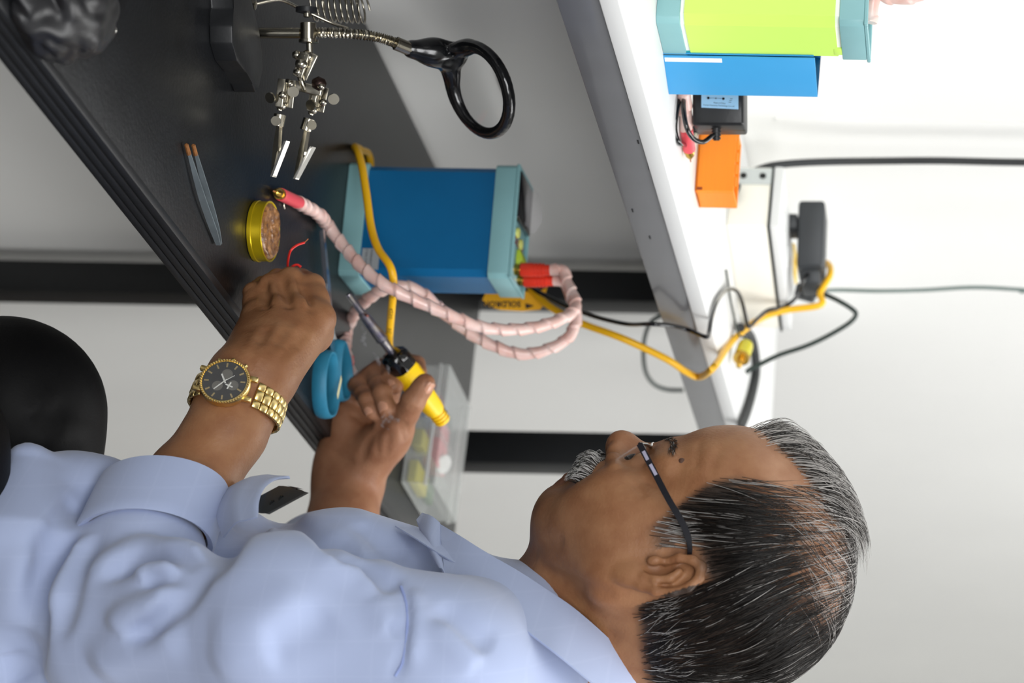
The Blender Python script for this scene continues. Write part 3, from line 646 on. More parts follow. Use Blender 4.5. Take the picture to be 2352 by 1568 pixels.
# socket strip
m_cream = mat('cream_plastic', 'f0ece0', .45, var=.015)
k0 = P(1668, 517, z=SHELF); k1 = P(1703, 752, z=SHELF); ex = (k1 - k0); ex.z = 0; LX = ex.length; ex = ex.normalized(); ey = Vector((-ex.y, ex.x, 0)); ey = ey if ey.dot(B3) > 0 else -ey; HS = .042; DS = .075
ss = empty('socket_strip', k0 + ex * LX / 2 + ey * DS / 2, 'cream mains socket strip standing along the back of the shelf', 'socket strip')
box('housing', k0, ex * LX, ey * DS, UP * HS, m_cream, ss, .0015)
box('gap_strip', k0 - ex * .001 - ey * .001 + UP * HS, ex * (LX + .006), ey * (DS + .002), UP * .0022, mat('gap_dark', '2a302e', .6), ss)  # dark strip standing in for the shade of the gap under the cover
box('cover', k0 - ex * .001 - ey * .001 + UP * (HS + .0022), ex * (LX + .004), ey * (DS + .002), UP * .010, m_white, ss, .002)
box('end_plate', k0 - ex * .0015 + ey * (DS * .70) + UP * .002, ex * .0015, ey * .02, UP * (HS - .002), mat('grey_plate', 'c3c8c6', .5), ss)
for z_ in (.013, .033): lathe('screw_hole', [(0, .0034), (.0012, .0034)], k0 - ex * .0026 + ey * (DS * .70 + .010) + UP * z_, ex, mat('hole_dark', '151716', .7), ss, 16)
for k in range(2): lathe('socket', [(0, .012), (.0015, .012), (.0016, .010), (.0006, .010)], k0 + ex * (.035 + k * .06) + ey * .03 + UP * (HS + .0118), UP, m_white, ss, 24)
# plugged-in adapter
m_dk = mat('charcoal_plastic', '2e3134', .45, var=.06, vscale=40)
Y2 = 2.45
pa = empty('plug_adapter', P(1828, 560, Y2), 'charcoal plug-in adapter standing in the cream socket strip', 'adapter')
g0 = P(1829, 612, Y2)
box('case', g0, P(1834, 459, Y2) - g0, P(1890, 612, Y2) - g0, Vector((.018, .045, 0)), m_dk, pa, .0035, 3)
n0 = P(1826, 650, Y2 + .012)
box('tail', P(1840, 652, Y2 + .01), P(1840, 605, Y2 + .01) - P(1840, 652, Y2 + .01), P(1884, 652, Y2 + .01) - P(1840, 652, Y2 + .01), Vector((.014, .03, 0)), m_dk, pa, .003, 2)
box('pin_block', P(1793, 526, Y2 + .01), P(1793, 489, Y2 + .01) - P(1793, 526, Y2 + .01), P(1832, 526, Y2 + .01) - P(1793, 526, Y2 + .01), Vector((.01, .025, 0)), m_dk, pa, .002, 2)
tube('cord', [P(1860, 625, Y2 + .015), P(1848, 640, Y2 + .005), P(1840, 655, Y2 + .005), P(1836, 668, Y2 + .01), P(1822, 690, Y2 + .01), P(1795, 706, Y2 + .01), P(1765, 712, Y2), P(1742, 730, Y2 - .01), P(1722, 750, 2.43), P(1716, 742, 2.42), P(1706, 700, 2.40), P(1695, 672, 2.375), P(1680, 663, 2.35), P(1662, 670, z=SHELF + .003), P(1645, 695, z=SHELF + .003), P(1634, 730, z=SHELF + .003), P(1628, 765, z=SHELF + .003), P(1620, 773, z=SHELF + .001), P(1580, 757, b=.125), P(1535, 747, b=.122), P(1490, 744, 2.20), P(1440, 744, 2.24), P(1370, 728, 2.26), P(1300, 702, 2.27), P(1240, 672, 2.275), P(1205, 656, 2.28), pt(.012, .075, .12), pt(.02, .072, .10)], .0022, m_blk_gl, pa, 10)
# black two-pin plug and its cords
bp = empty('black_plug', P(1850, 662, 2.56), 'small black mains plug hanging beside the yellow cord at the socket strip', 'plug')
loc_ = P(1822, 662, 2.56)
box('body', P(1822, 678, 2.50), P(1830, 646, 2.50) - P(1822, 678, 2.50), P(1868, 690, 2.50) - P(1822, 678, 2.50), Vector((.004, .015, 0)), m_dk, bp, .003, 2)
lathe('strain_relief', [(0, .0055), (.004, .0055), (.0042, .0042), (.006, .0042), (.0062, .005), (.010, .0046), (.0102, .0036), (.014, .0034)], P(1868, 672, 2.505), P(1910, 680, 2.505) - P(1868, 672, 2.505), m_dk, bp, 14)
m_grn = mat('dark_green_cord', '23302c', .4)
tube('cord', [P(1895, 676, 2.505), P(1925, 690, 2.50), P(1955, 708, 2.50), P(1966, 722, 2.50), P(1950, 742, 2.50), P(1900, 772, 2.50), P(1850, 795, 2.50), P(1790, 815, 2.50), P(1742, 838, 2.50), P(1722, 848, 2.50), P(1714, 856, 2.50)], .0027, m_grn, bp, 10)
tube('cord', [P(1880, 672, 2.57), P(1890, 668, 2.57), P(1930, 666, 2.585), P(2020, 668, 2.59), P(2120, 666, 2.60), P(2240, 660, 2.60), P(2360, 666, 2.60), P(2460, 672, 2.60), P(2460, 672, 2.60) + UP * .6, P(2460, 672, 2.60) + UP * 1.28], .0023, mat('grey_cord', '6c7a76', .5), bp, 10)
# thick black supply cable rising up the wall
tag(tube('supply_cable', [P(1685, 452, 2.36), P(1688, 438, 2.37), P(1700, 420, 2.39), P(1722, 400, 2.41), P(1755, 385, 2.43), P(1800, 377, 2.44), P(1880, 372, 2.45), P(2000, 370, 2.46), P(2150, 369, 2.46), P(2300, 372, 2.46), P(2480, 375, 2.46), P(2480, 375, 2.46) + UP * .55, P(2480, 375, 2.46) + UP * 1.28], .0040, mat('rubber_black', '2a2c2d', .55, var=.1), None, 14), 'thick black supply cable bending out of the socket strip and up the wall', 'cable')
tag(tube('supply_cable', [P(1700, 752, z=SHELF + .008), P(1722, 768, z=SHELF + .006), P(1733, 800, z=SHELF + .005), P(1737, 850, z=SHELF + .005), P(1730, 895, z=SHELF + .005), P(1716, 945, z=SHELF + .005), P(1700, 985, z=SHELF + .005)], .0048, MATS['rubber_black'], None, 14), 'thick black cable lying along the back of the shelf behind the hair', 'cable')
# yellow jack plug on the shelf
m_yj = mat('yellow_clear', 'd9cf3a', .25, trans=.15, coat=.3)
j0, j1 = P(1712, 795, 2.42), P(1686, 872, 2.375); ax = (j1 - j0).normalized()
jk = empty('jack_plug', (j0 + j1) / 2 - UP * .009, 'translucent yellow jack plug with a brass tip lying on the shelf', 'plug')
lathe('body', [(-.004, .003), (-.003, .0075), (.001, .0085), (.018, .0085), (.0185, .007)], j0, ax, m_yj, jk, 18)
lathe('ring', [(.018, .0088), (.022, .0088), (.0222, .006)], j0, ax, m_brass, jk, 18)
lathe('tip', [(.022, .0040), (.030, .0038), (.0302, .003), (.034, .003), (.037, .0)], j0, ax, m_brass, jk, 16)
tube('lead', [j0 - ax * .002, P(1710, 775, 2.42), P(1696, 765, 2.41), P(1680, 700, 2.38), P(1668, 620, z=SHELF + .002)], .0011, m_grn, jk, 8)
# loose thin cord looping below the shelf
tag(tube('loose_cord', [P(1530, 720, b=.30), P(1500, 735, b=.30), P(1485, 760, b=.30), P(1478, 800, b=.30), P(1482, 850, b=.30), P(1500, 880, b=.30), P(1530, 894, b=.30), P(1570, 896, b=.30)], .0026, mat('grey_cord', '6c7a76', .5), None, 10), 'thin grey-green cord looping below the shelf beam', 'cord')
# end of a wrapped lead above the lime green supply
ld = empty('welding_lead', P(2000, -10, 1.89), 'pink wrapped lead curving above the lime green power supply', 'cable', 'spiral-wrapped leads')
spiral('wrap', [pt2(.02, .03, .17), P(2010, -14, 1.885), P(2045, -6, 1.885), P(2085, -6, 1.885), P(2120, -16, 1.885), P(2140, -45, 1.885), P(2140, -90, 1.885)], .0058, ld)
# ================================================================== implicit surfaces for the person
f32 = np.float32
def npv(v): return np.array(v, dtype=f32)
class Sdf:
    def __init__(self): self.p = []
    def cap(self, a, b, ra, rb=None, k=.01, op='u'): self.p.append(('c', npv(a), npv(b), float(ra), float(ra if rb is None else rb), k, op)); return self
    def ell(self, c, r, R=None, k=.01, op='u'):
        R = np.eye(3, dtype=f32) if R is None else np.array(R, dtype=f32)
        self.p.append(('e', npv(c), npv(r), R, k, op)); return self
    def chain(self, pts, rs, k=.01, op='u', kin=None):
        for i in range(len(pts) - 1): self.cap(pts[i], pts[i + 1], rs[i], rs[i + 1], k if i == 0 or kin is None else kin, op)
        return self
    def fold(self, pts, amp, w, n=4):
        """raise (amp>0) or sink (amp<0) the surface along a polyline, fading at its ends"""
        q = np.array([tuple(v) for v in cr(pts, n)], dtype=f32); self.p.append(('f', q, float(amp), float(w), 0, 'f')); return self
    @staticmethod
    def prim(pr, X):
        if pr[0] == 'c':
            _, a, b, ra, rb = pr[:5]; ba = b - a; pa = X - a; l2 = float(ba @ ba) + 1e-12
            h = np.clip(pa @ ba / l2, 0, 1); q = pa - h[:, None] * ba
            return np.sqrt(np.einsum('ij,ij->i', q, q)) - (ra + (rb - ra) * h)
        if pr[0] == 'e':
            _, c, r, R = pr[:4]; q = (X - c) @ R.T; a = q / r; k0 = np.sqrt(np.einsum('ij,ij->i', a, a)); a = a / r; k1 = np.sqrt(np.einsum('ij,ij->i', a, a))
            return k0 * (k0 - 1) / np.maximum(k1, 1e-9)
    def ev(self, X, prims=None):
        X = np.asarray(X, dtype=f32); d = np.full(len(X), 1e3, dtype=f32)
        for pr in (self.p if prims is None else prims):
            if pr[0] == 'f':
                q, amp, w = pr[1:4]; m2 = np.full(len(X), 1e3, dtype=f32); tt = np.zeros(len(X), dtype=f32); n = len(q) - 1
                near = (np.abs(d) < .03) & np.all((X > q.min(0) - 2.6 * w) & (X < q.max(0) + 2.6 * w), axis=1)
                if near.any():
                    Xn = X[near]; best = np.full(len(Xn), 1e3, dtype=f32); bt = np.zeros(len(Xn), dtype=f32)
                    for i in range(n):
                        ba = q[i + 1] - q[i]; pa = Xn - q[i]; h = np.clip(pa @ ba / (float(ba @ ba) + 1e-12), 0, 1); v = pa - h[:, None] * ba
                        e = np.einsum('ij,ij->i', v, v); s = e < best; best[s] = e[s]; bt[s] = (i + h[s]) / n
                    g = np.exp(-best / (w * w)) * np.clip(np.minimum(bt, 1 - bt) * 5 + .12, 0, 1)
                    d[near] -= (amp * g).astype(f32)
                continue
            e = self.prim(pr, X); k = pr[-2]
            if pr[-1] == 'u':
                h = np.maximum(k - np.abs(d - e), 0) / k; d = np.minimum(d, e) - h * h * k * .25
            else:
                e = -e; h = np.maximum(k - np.abs(d - e), 0) / k; d = np.maximum(d, e) + h * h * k * .25
        return d
    def hit(self, x, y, t0=1.2, t1=2.6):
        """surface point under a picture pixel"""
        r = np.array(ray(x, y), dtype=f32); c = np.array((0, 0, ZC), dtype=f32); t = t0
        for _ in range(160):
            d = float(self.ev((c + r * t)[None])[0])
            if d < .0002: break
            t += max(d * .7, .0003)
            if t > t1: return None
        return Vector((c + r * t).tolist())
    def hits(self, pix, t0=1.2, t1=2.6):
        """surface points under many picture pixels at once (None where the line of sight misses)"""
        r = np.array([tuple(ray(x, y)) for x, y in pix], dtype=f32); c = np.array((0, 0, ZC), dtype=f32); t = np.full(len(r), t0, dtype=f32); live = np.ones(len(r), bool)
        for _ in range(150):
            i = np.flatnonzero(live)
            if not len(i): break
            d = self.ev(c + r[i] * t[i, None]); t[i] += np.where(d < .0002, 0, np.maximum(d * .7, .0003)); live[i] = (d >= .0002) & (t[i] < t1)
        return [Vector((c + r[k] * t[k]).tolist()) if t[k] < t1 else None for k in range(len(r))]
    def folds(self, items, t0=1.2, fa=lambda a: a, fw=1.0):
        """several folds whose lines are found on the surface as it is now"""
        flat = [p for pts, _, _ in items for p in pts]; q = self.hits(flat, t0); k = 0
        for pts, amp, w in items:
            v = [p for p in q[k:k + len(pts)] if p is not None]; k += len(pts)
            if len(v) > 1: self.fold(v, fa(amp), w * fw)
    def grad(self, X, e=.001):
        g = np.stack([self.ev(X + npv(v)) - self.ev(X - npv(v)) for v in ((e, 0, 0), (0, e, 0), (0, 0, e))], 1)
        return g / (np.linalg.norm(g, axis=1, keepdims=True) + 1e-9)
    def mesh(self, lo, hi, h, B=16, project=0, smooth=1):
        lo = npv(lo); n = np.ceil((npv(hi) - lo) / h / B).astype(int); G = np.empty(tuple(n * B + 1), dtype=f32)
        half = B * h * .87
        bi = np.stack(np.meshgrid(*[np.arange(k) for k in n], indexing='ij'), -1).reshape(-1, 3)
        cen = (lo + (bi * B + B / 2) * h).astype(f32); dc = self.ev(cen)
        sub = np.stack(np.meshgrid(*[np.arange(B + 1)] * 3, indexing='ij'), -1).reshape(-1, 3).astype(f32) * h
        G[:] = 1; act_b = np.abs(dc) < half + .010
        for b, d in zip(bi[~act_b], dc[~act_b]): G[tuple(slice(v * B, v * B + B + 1) for v in b)] = np.sign(d)
        bi, cen, dc = bi[act_b], cen[act_b], dc[act_b]
        keep = []
        for q in self.p:
            if q[0] == 'f': keep.append(np.min(np.linalg.norm(cen[:, None] - q[1][None], axis=2), axis=1) < half + q[3] * 2.6 + .006)
            else: keep.append(self.prim(q, cen) < np.maximum(half * 1.3, np.abs(dc) + half) + q[-2] + .006)
        keep = np.array(keep)
        for i, b in enumerate(bi):
            pr = [q for q, k in zip(self.p, keep[:, i]) if k]
            sl = tuple(slice(v * B, v * B + B + 1) for v in b)
            G[sl] = self.ev(sub + (lo + b * B * h), pr).reshape(B + 1, B + 1, B + 1) if pr else 1
        s = G < 0
        c8 = [s[i:s.shape[0] - 1 + i, j:s.shape[1] - 1 + j, k:s.shape[2] - 1 + k] for i in (0, 1) for j in (0, 1) for k in (0, 1)]
        alls = c8[0].copy(); anys = c8[0].copy()
        for q in c8[1:]: alls &= q; anys |= q
        act = np.argwhere(anys & ~alls)
        offs = np.array([(i, j, k) for i in (0, 1) for j in (0, 1) for k in (0, 1)])
        val = np.stack([G[tuple((act + o).T)] for o in offs], 1)
        acc = np.zeros((len(act), 3)); cnt = np.zeros(len(act))
        for a in range(8):
            for b in range(a + 1, 8):
                if np.abs(offs[a] - offs[b]).sum() != 1: continue
                va, vb = val[:, a], val[:, b]; m = (va < 0) != (vb < 0); t = np.where(m, va / np.where(va == vb, 1, va - vb), 0)
                pt_ = offs[a] + (offs[b] - offs[a]) * t[:, None]; acc[m] += pt_[m]; cnt[m] += 1
        V = (lo + (act + acc / cnt[:, None]) * h).astype(f32)
        dims = np.array(anys.shape); lin_ = (act[:, 0] * dims[1] + act[:, 1]) * dims[2] + act[:, 2]
        faces = []
        for ax in range(3):
            a = [slice(None)] * 3; b = [slice(None)] * 3; a[ax] = slice(0, -1); b[ax] = slice(1, None)
            cr_ = np.argwhere(s[tuple(a)] != s[tuple(b)]); u, v = [(1, 2), (2, 0), (0, 1)][ax]
            ok = (cr_[:, u] > 0) & (cr_[:, v] > 0) & (cr_[:, u] < dims[u]) & (cr_[:, v] < dims[v]); cr_ = cr_[ok]
            flip = s[tuple(cr_.T)]
            ids = []
            for du, dv in ((-1, -1), (0, -1), (0, 0), (-1, 0)):
                c = cr_.copy(); c[:, u] += du; c[:, v] += dv; ids.append(np.searchsorted(lin_, (c[:, 0] * dims[1] + c[:, 1]) * dims[2] + c[:, 2]))
            q = np.stack(ids, 1); q[~flip] = q[~flip][:, ::-1]; faces.append(q)
        Fq = np.concatenate(faces)
        for _ in range(smooth):
            A = np.zeros_like(V, dtype=np.float64); N = np.zeros(len(V))
            for i in range(4):
                for j in ((i + 1) % 4, (i - 1) % 4): 
                    for c_ in range(3): A[:, c_] += np.bincount(Fq[:, i], V[Fq[:, j], c_], len(V))
                    N += np.bincount(Fq[:, i], minlength=len(V))
            V = (V * .5 + A / np.maximum(N, 1)[:, None] * .5).astype(f32)
        return V, Fq
def np_mesh(name, V, Fq):
    me = bpy.data.meshes.new(name); me.vertices.add(len(V)); me.vertices.foreach_set('co', np.asarray(V, dtype=f32).ravel())
    me.loops.add(len(Fq) * 4); me.loops.foreach_set('vertex_index', Fq.ravel().astype(np.int32))
    me.polygons.add(len(Fq)); me.polygons.foreach_set('loop_start', np.arange(0, len(Fq) * 4, 4, dtype=np.int32)); me.polygons.foreach_set('loop_total', np.full(len(Fq), 4, dtype=np.int32))
    me.update(calc_edges=True); me.validate(); return me
# ------------------------------------------------------------------ magnifier frame: ring and grip as one moulding
mg = Sdf(); RM, ga = MAG; rc = RM + .0045
def mr(a): return MC + (e1 * math.cos(a) + e2 * math.sin(a)) * rc
aH = math.atan2((ga - MC).dot(e2), (ga - MC).dot(e1))
for i in range(44):
    a0, a1 = 2 * math.pi * i / 44, 2 * math.pi * (i + 1) / 44; g_ = max(0, math.cos((a0 + a1) / 2 - aH - .35)) ** 2
    mg.cap(mr(a0), mr(a1), .0048 + .0022 * g_, None, .002)
rim = mr(aH)
mg.cap(ga, ga.lerp(rim, .5), .0078, .0110, .006); mg.cap(ga.lerp(rim, .45), rim, .0105, .0085, .008)
mg.cap(ga.lerp(rim, .55), mr(aH + .55), .0070, .0050, .008); mg.cap(ga.lerp(rim, .55), mr(aH - .5), .0060, .0045, .008)
for k in range(4):
    q = ga.lerp(rim, .50 + k * .10) + e1.cross(ga - MC).normalized() * 0 + Vector((-.004, -.006, .010)); mg.cap(q - e1 * .006, q + e1 * .006, .0012, None, .002, 's')
V, Fq = mg.mesh([min(MC[i], ga[i]) - .062 for i in range(3)], [max(MC[i], ga[i]) + .062 for i in range(3)], .0017)
link('magnifier_frame', np_mesh('magnifier_frame', V, Fq), m_ringb, th)
# ================================================================== the person: head
PSI, PIT, ROL = math.radians(9), math.radians(18), math.radians(0)
HF = Vector((-math.cos(PSI), math.sin(PSI), 0)); HL = Vector((-math.sin(PSI), -math.cos(PSI), 0))
Hf = HF * math.cos(PIT) - UP * math.sin(PIT); Hu = UP * math.cos(PIT) + HF * math.sin(PIT)
Hl2 = HL * math.cos(ROL) + Hu * math.sin(ROL); Hu = Hu * math.cos(ROL) - HL * math.sin(ROL); HL = Hl2
KH = 1.0
H0 = P(1512, 1262, 1.69) - HL * .072 * KH - Hf * .010
RH = [tuple(Hf), tuple(HL), tuple(Hu)]
def H(x, y, z): return H0 + (Hf * x + HL * y + Hu * z) * KH
def HE(sd, c, r, k=.012, op='u', R=None): sd.ell(H(*c), [v * KH for v in r], RH if R is None else R, k, op)
def rotl(deg, ax):  # rotated head axes
    a = math.radians(deg); f, l, u = Hf, HL, Hu
    if ax == 'y': f2 = f * math.cos(a) - u * math.sin(a); u2 = u * math.cos(a) + f * math.sin(a); return [tuple(f2), tuple(l), tuple(u2)]
    if ax == 'z': f2 = f * math.cos(a) + l * math.sin(a); l2 = l * math.cos(a) - f * math.sin(a); return [tuple(f2), tuple(l2), tuple(u)]
def HL_(x, y, yl):
    """head-local point where the pixel's line of sight crosses the plane y = yl"""
    c = Vector((0, 0, ZC)); d = ray(x, y); t = ((H0 + HL * yl * KH) - c).dot(HL) / d.dot(HL); q = (c + d * t - H0) / KH
    return q.dot(Hf), q.dot(HL), q.dot(Hu)
EYE = HL_(1451, 1053, .033)
EX, EZ = EYE[0] - .0085, EYE[2]
head = Sdf()
HE(head, (-.004, 0, .050), (.092, .075, .082), .03)
HE(head, (-.046, 0, .030), (.050, .064, .062), .03)
HE(head, (.048, 0, .048), (.042, .060, .050), .03)
HE(head, (.036, 0, -.022), (.052, .057, .062), .03)
for sg in (1, -1):
    HE(head, (.056, .040 * sg, -.022), (.027, .024, .022), .02)            # cheekbone
    HE(head, (.046, .044 * sg, -.045), (.028, .019, .026), .02)            # cheek
    head.cap(H(.000, .058 * sg, -.042), H(.060, .022 * sg, -.068), .020 * KH, .017 * KH, .025)
    HE(head, (.016, .060 * sg, -.014), (.034, .014, .034), .02)            # masseter
    head.cap(H(.083, .006 * sg, .021), H(.071, .046 * sg, .019), .011 * KH, .010 * KH, .012)   # brow
HE(head, (.070, 0, -.070), (.017, .022, .014), .012)                       # chin
HE(head, (.038, 0, -.076), (.038, .040, .021), .02)                        # under chin
HE(head, (.076, 0, -.040), (.022, .030, .019), .015)                       # muzzle
head.cap(H(.084, 0, .012), H(.097, 0, -.010), .0080 * KH, .0110 * KH, .009)  # nose
HE(head, (.1010, 0, -.0140), (.0138, .0135, .0125), .007)
for sg in (1, -1):
    HE(head, (.092, .0135 * sg, -.0165), (.0130, .0090, .0100), .004)
    HE(head, (EX + .0205, .034 * sg, EZ + .002), (.019, .017, .0115), .010, 's')      # eye hollow
    head.ell(H(EX, .033 * sg, EZ), [.0132 * KH] * 3, None, .004)     # lids over the eyeball
    HE(head, (.097, .0068 * sg, -.0265), (.0055, .0035, .0030), .003, 's') # nostril
LU, LL = HL_(1303, 1092, 0), HL_(1292, 1118, 0)
head.cap(H(LU[0] - .0045, -.017, LU[2]), H(LU[0] - .0045, .017, LU[2]), .0052 * KH, None, .005)  # upper lip
head.cap(H(LL[0] - .0045, -.016, LL[2]), H(LL[0] - .0045, .016, LL[2]), .0055 * KH, None, .005)  # lower lip
head.cap(H((LU[0] + LL[0]) / 2 + .0035, -.026, (LU[2] + LL[2]) / 2), H((LU[0] + LL[0]) / 2 + .0035, .026, (LU[2] + LL[2]) / 2), .0026 * KH, None, .004, 's')
for sg in (1, -1):
    head.chain([H(EX + .0135, .022 * sg, EZ - .0012), H(EX + .0155, .033 * sg, EZ), H(EX + .0100, .045 * sg, EZ - .0012)], [.0035, .0066, .0035], .0015, 's')   # eye opening
    head.chain([H(EX + .013, .020 * sg, EZ - .010), H(EX + .012, .034 * sg, EZ - .0135), H(EX + .004, .048 * sg, EZ - .012)], [.0035, .0042, .003], .006)              # bag under the eye
    head.fold([H(.086, .024 * sg, -.022), H(.080, .034 * sg, -.034), H(.070, .040 * sg, -.050)], -.0022, .0045)   # cheek crease
# neck
NB = P(1250, 1475, 1.785)
head.cap(NB, H(-.028, 0, -.010), .058, .050 * KH, .03)
head.cap(P(1275, 1420, 1.77), H(.012, 0, -.055), .044, .036, .03)
# ears
YE = float(head.hit(1530, 1300).y)
for sg in (1, -1):
    def EP(x, y, dy=0.0, sg=sg):
        p = P(x, y, YE - dy); 
        if sg == 1: return p
        q = p - H0; return H0 + Hf * q.dot(Hf) - HL * q.dot(HL) + Hu * q.dot(Hu)      # mirrored ear
    el = (EP(1612, 1300) - EP(1430, 1315)).normalized(); ew = (EP(1520, 1360, .016) - EP(1520, 1280)).normalized(); ew = (ew - el * ew.dot(el)).normalized(); en_ = el.cross(ew)
    head.ell(EP(1524, 1316, .004), (.0305, .0155, .0045), [tuple(el), tuple(ew), tuple(en_)], .004)
    head.ell(EP(1445, 1317, .006), (.0115, .0090, .0052), [tuple(el), tuple(ew), tuple(en_)], .005)
    head.ell(EP(1516, 1306, .0095), (.0115, .0075, .0065), [tuple(el), tuple(ew), tuple(en_)], .003, 's')
    head.chain([EP(x, y, d) for x, y, d in ((1500, 1338, .0125), (1530, 1342, .013), (1562, 1332, .012), (1582, 1312, .010))], [.0022] * 4, .003, 's')
    head.ell(EP(1566, 1298, .0095), (.010, .0045, .0040), [tuple(el), tuple(ew), tuple(en_)], .003, 's')
    head.chain([EP(x, y, d) for x, y, d in ((1528, 1290, .005), (1560, 1281, .0075), (1592, 1286, .009), (1611, 1300, .010), (1607, 1326, .0125), (1581, 1350, .0145), (1545, 1361, .0155), (1504, 1358, .0145), (1472, 1345, .011), (1445, 1330, .007))], [.003, .0034, .0036, .0038, .0036, .0034, .0032, .0032, .0036, .005], .0025)
    head.ell(EP(1503, 1287, .008), (.0060, .0040, .0045), [tuple(el), tuple(ew), tuple(en_)], .003)
    head.chain([EP(x, y, d) for x, y, d in ((1478, 1322, .010), (1505, 1331, .012), (1540, 1328, .012), (1560, 1312, .0105))], [.0028] * 4, .003)

# creases
head.folds((([(1232, 1292), (1290, 1330), (1360, 1352), (1420, 1372)], -.0030, .006), ([(1290, 1400), (1360, 1440), (1430, 1470)], -.0016, .006), ([(1215, 1270), (1260, 1250), (1300, 1240)], -.002, .006), ([(1470, 1100), (1500, 1110), (1520, 1120)], -.0012, .003), ([(1455, 1105), (1470, 1125), (1478, 1145)], -.0010, .003), ([(1660, 1020), (1640, 1060), (1630, 1100)], -.0010, .004), ([(1610, 1005), (1600, 1045), (1600, 1080)], -.0010, .004), ([(1545, 1045), (1535, 1075), (1530, 1100)], .0020, .007)))
# ================================================================== hair, moustache, brows
skull = Sdf(); skull.p = [q for q in head.p[:30] if q[-1] == 'u'] + [q for q in head.p if q[-1] == 'u' and q[0] == 'c' and float(np.linalg.norm(q[1] - npv(NB))) < .001]
RHn = np.array(RH, dtype=f32); H0n = npv(H0)
def to_loc(X): return (X - H0n) @ RHn.T / KH
def to_wld(Lc): return (Lc * KH) @ RHn + H0n
def gsk(X, sd, e=.0015):
    g = np.stack([sd.ev(X + npv(v)) - sd.ev(X - npv(v)) for v in ((e, 0, 0), (0, e, 0), (0, 0, e))], 1); return g / (np.linalg.norm(g, axis=1, keepdims=True) + 1e-9)
def sstep(a, b, x): t = np.clip((x - a) / (b - a), 0, 1); return t * t * (3 - 2 * t)
def hair_density(L):
    x, y, z = L[:, 0], np.abs(L[:, 1]), L[:, 2]
    xf = np.interp(z, [-.01, 0, .028, .047, .073, .095, .12], [.030, .032, .044, .050, .049, .036, .03])
    zl = np.where(x > .010, -.004, np.where(x > -.024, .025, -.030 + (x + .024) * .25))
    side = sstep(0, .008, xf - x) * sstep(-.004, .010, z - zl)
    burn = ((x > .010) & (x < .034) & (z < .02))
    thin = 1 - .86 * sstep(.060, .086, z)
    return side * thin * np.where(burn, .75, 1)
def band_density(L):
    x, y, z = L[:, 0], L[:, 1], L[:, 2]
    return sstep(.088, .080, x) * sstep(-.01, .012, x) * sstep(.040, .026, y) * sstep(-.066, -.05, y) * sstep(.062, .070, z) * sstep(.10, .082, x + .9 * np.maximum(y, 0) - .35 * (z - .07))
def sample_roots(n, dens, sd=None):
    sd = sd or skull; out = []
    while sum(len(o) for o in out) < n:
        v = rng.normal(size=(n * 3, 3)); v /= np.linalg.norm(v, axis=1, keepdims=True)
        L = (v * (.10, .08, .10) + (-.004, 0, .04)).astype(f32); X = to_wld(L)
        for _ in range(3): X = (X - gsk(X, sd) * sd.ev(X)[:, None]).astype(f32)
        d = dens(to_loc(X)); out.append(X[rng.random(len(X)) < d])
    return np.concatenate(out)[:n]
def grow(X, dirf, length, lift, steps, sd=None, jit=.25):
    """strands that creep over the scalp: positions (steps+1, N, 3)"""
    sd = sd or skull; P_ = [X.astype(f32)]; J = rng.normal(size=X.shape) * jit * .6 + np.stack([np.sin(X @ npv((210, 90, 160)) + k) for k in (0, 2, 4)], 1) * jit * .8
    for i in range(steps):
        p = P_[-1]; g = gsk(p, sd); L = to_loc(p); d = dirf(L) @ RHn + J * (.4 + i / steps)
        d = d - g * np.einsum('ij,ij->i', d, g)[:, None]; d /= np.linalg.norm(d, axis=1, keepdims=True) + 1e-6
        p = p + d * (length / steps)[:, None]; t = (i + 1) / steps
        p = p - g * (sd.ev(p) - lift * math.sin(min(1, t * 1.25) * math.pi * .5))[:, None]
        P_.append(p.astype(f32))
    return np.stack(P_)
def strand_mesh(name, S, r, col, parent, m):
    """S (steps+1, N, 3) -> three-sided tapering tubes with one colour per strand"""
    n1, N, _ = S.shape; T = np.gradient(S, axis=0); T /= np.linalg.norm(T, axis=2, keepdims=True) + 1e-9
    ref = np.array((0.3, -1, .2), dtype=f32); a = np.cross(T, ref); a /= np.linalg.norm(a, axis=2, keepdims=True) + 1e-9; b = np.cross(T, a)
    rad = (r[None, :] * np.clip(1.15 - np.linspace(0, 1, n1) ** 2, .15, 1)[:, None])[..., None]
    V = np.stack([S + (a * math.cos(q) + b * math.sin(q)) * rad for q in (0, 2.094, 4.189)], 2)      # n1,N,3,3
    idx = np.arange(n1 * N * 3).reshape(n1, N, 3); Fq = []
    for k in range(3): Fq.append(np.stack([idx[:-1, :, k], idx[:-1, :, (k + 1) % 3], idx[1:, :, (k + 1) % 3], idx[1:, :, k]], -1).reshape(-1, 4))
    me = np_mesh(name, V.reshape(-1, 3), np.concatenate(Fq))
    ca = me.color_attributes.new('Col', 'FLOAT_COLOR', 'POINT'); cc = np.ones((n1, N, 3, 4), dtype=f32); cc[..., :3] = col[None, :, None, :]; ca.data.foreach_set('color', cc.ravel())
    o = link(name, me, m, parent); o['kind'] = 'stuff'; return o
def attr_mat(name, rough, spec=.4, sss=0, bump=0, bscale=400, coat=0):
    m = mat(name, 'ffffff', rough, spec=spec, sss=sss, bump=bump, bscale=bscale, coat=coat); nt = m.node_tree
    at = nt.nodes.new('ShaderNodeAttribute'); at.attribute_name = 'Col'; nt.links.new(at.outputs['Color'], nt.nodes['Principled BSDF'].inputs['Base Color']); return m
m_hair = attr_mat('hair_strands', .42, .5)
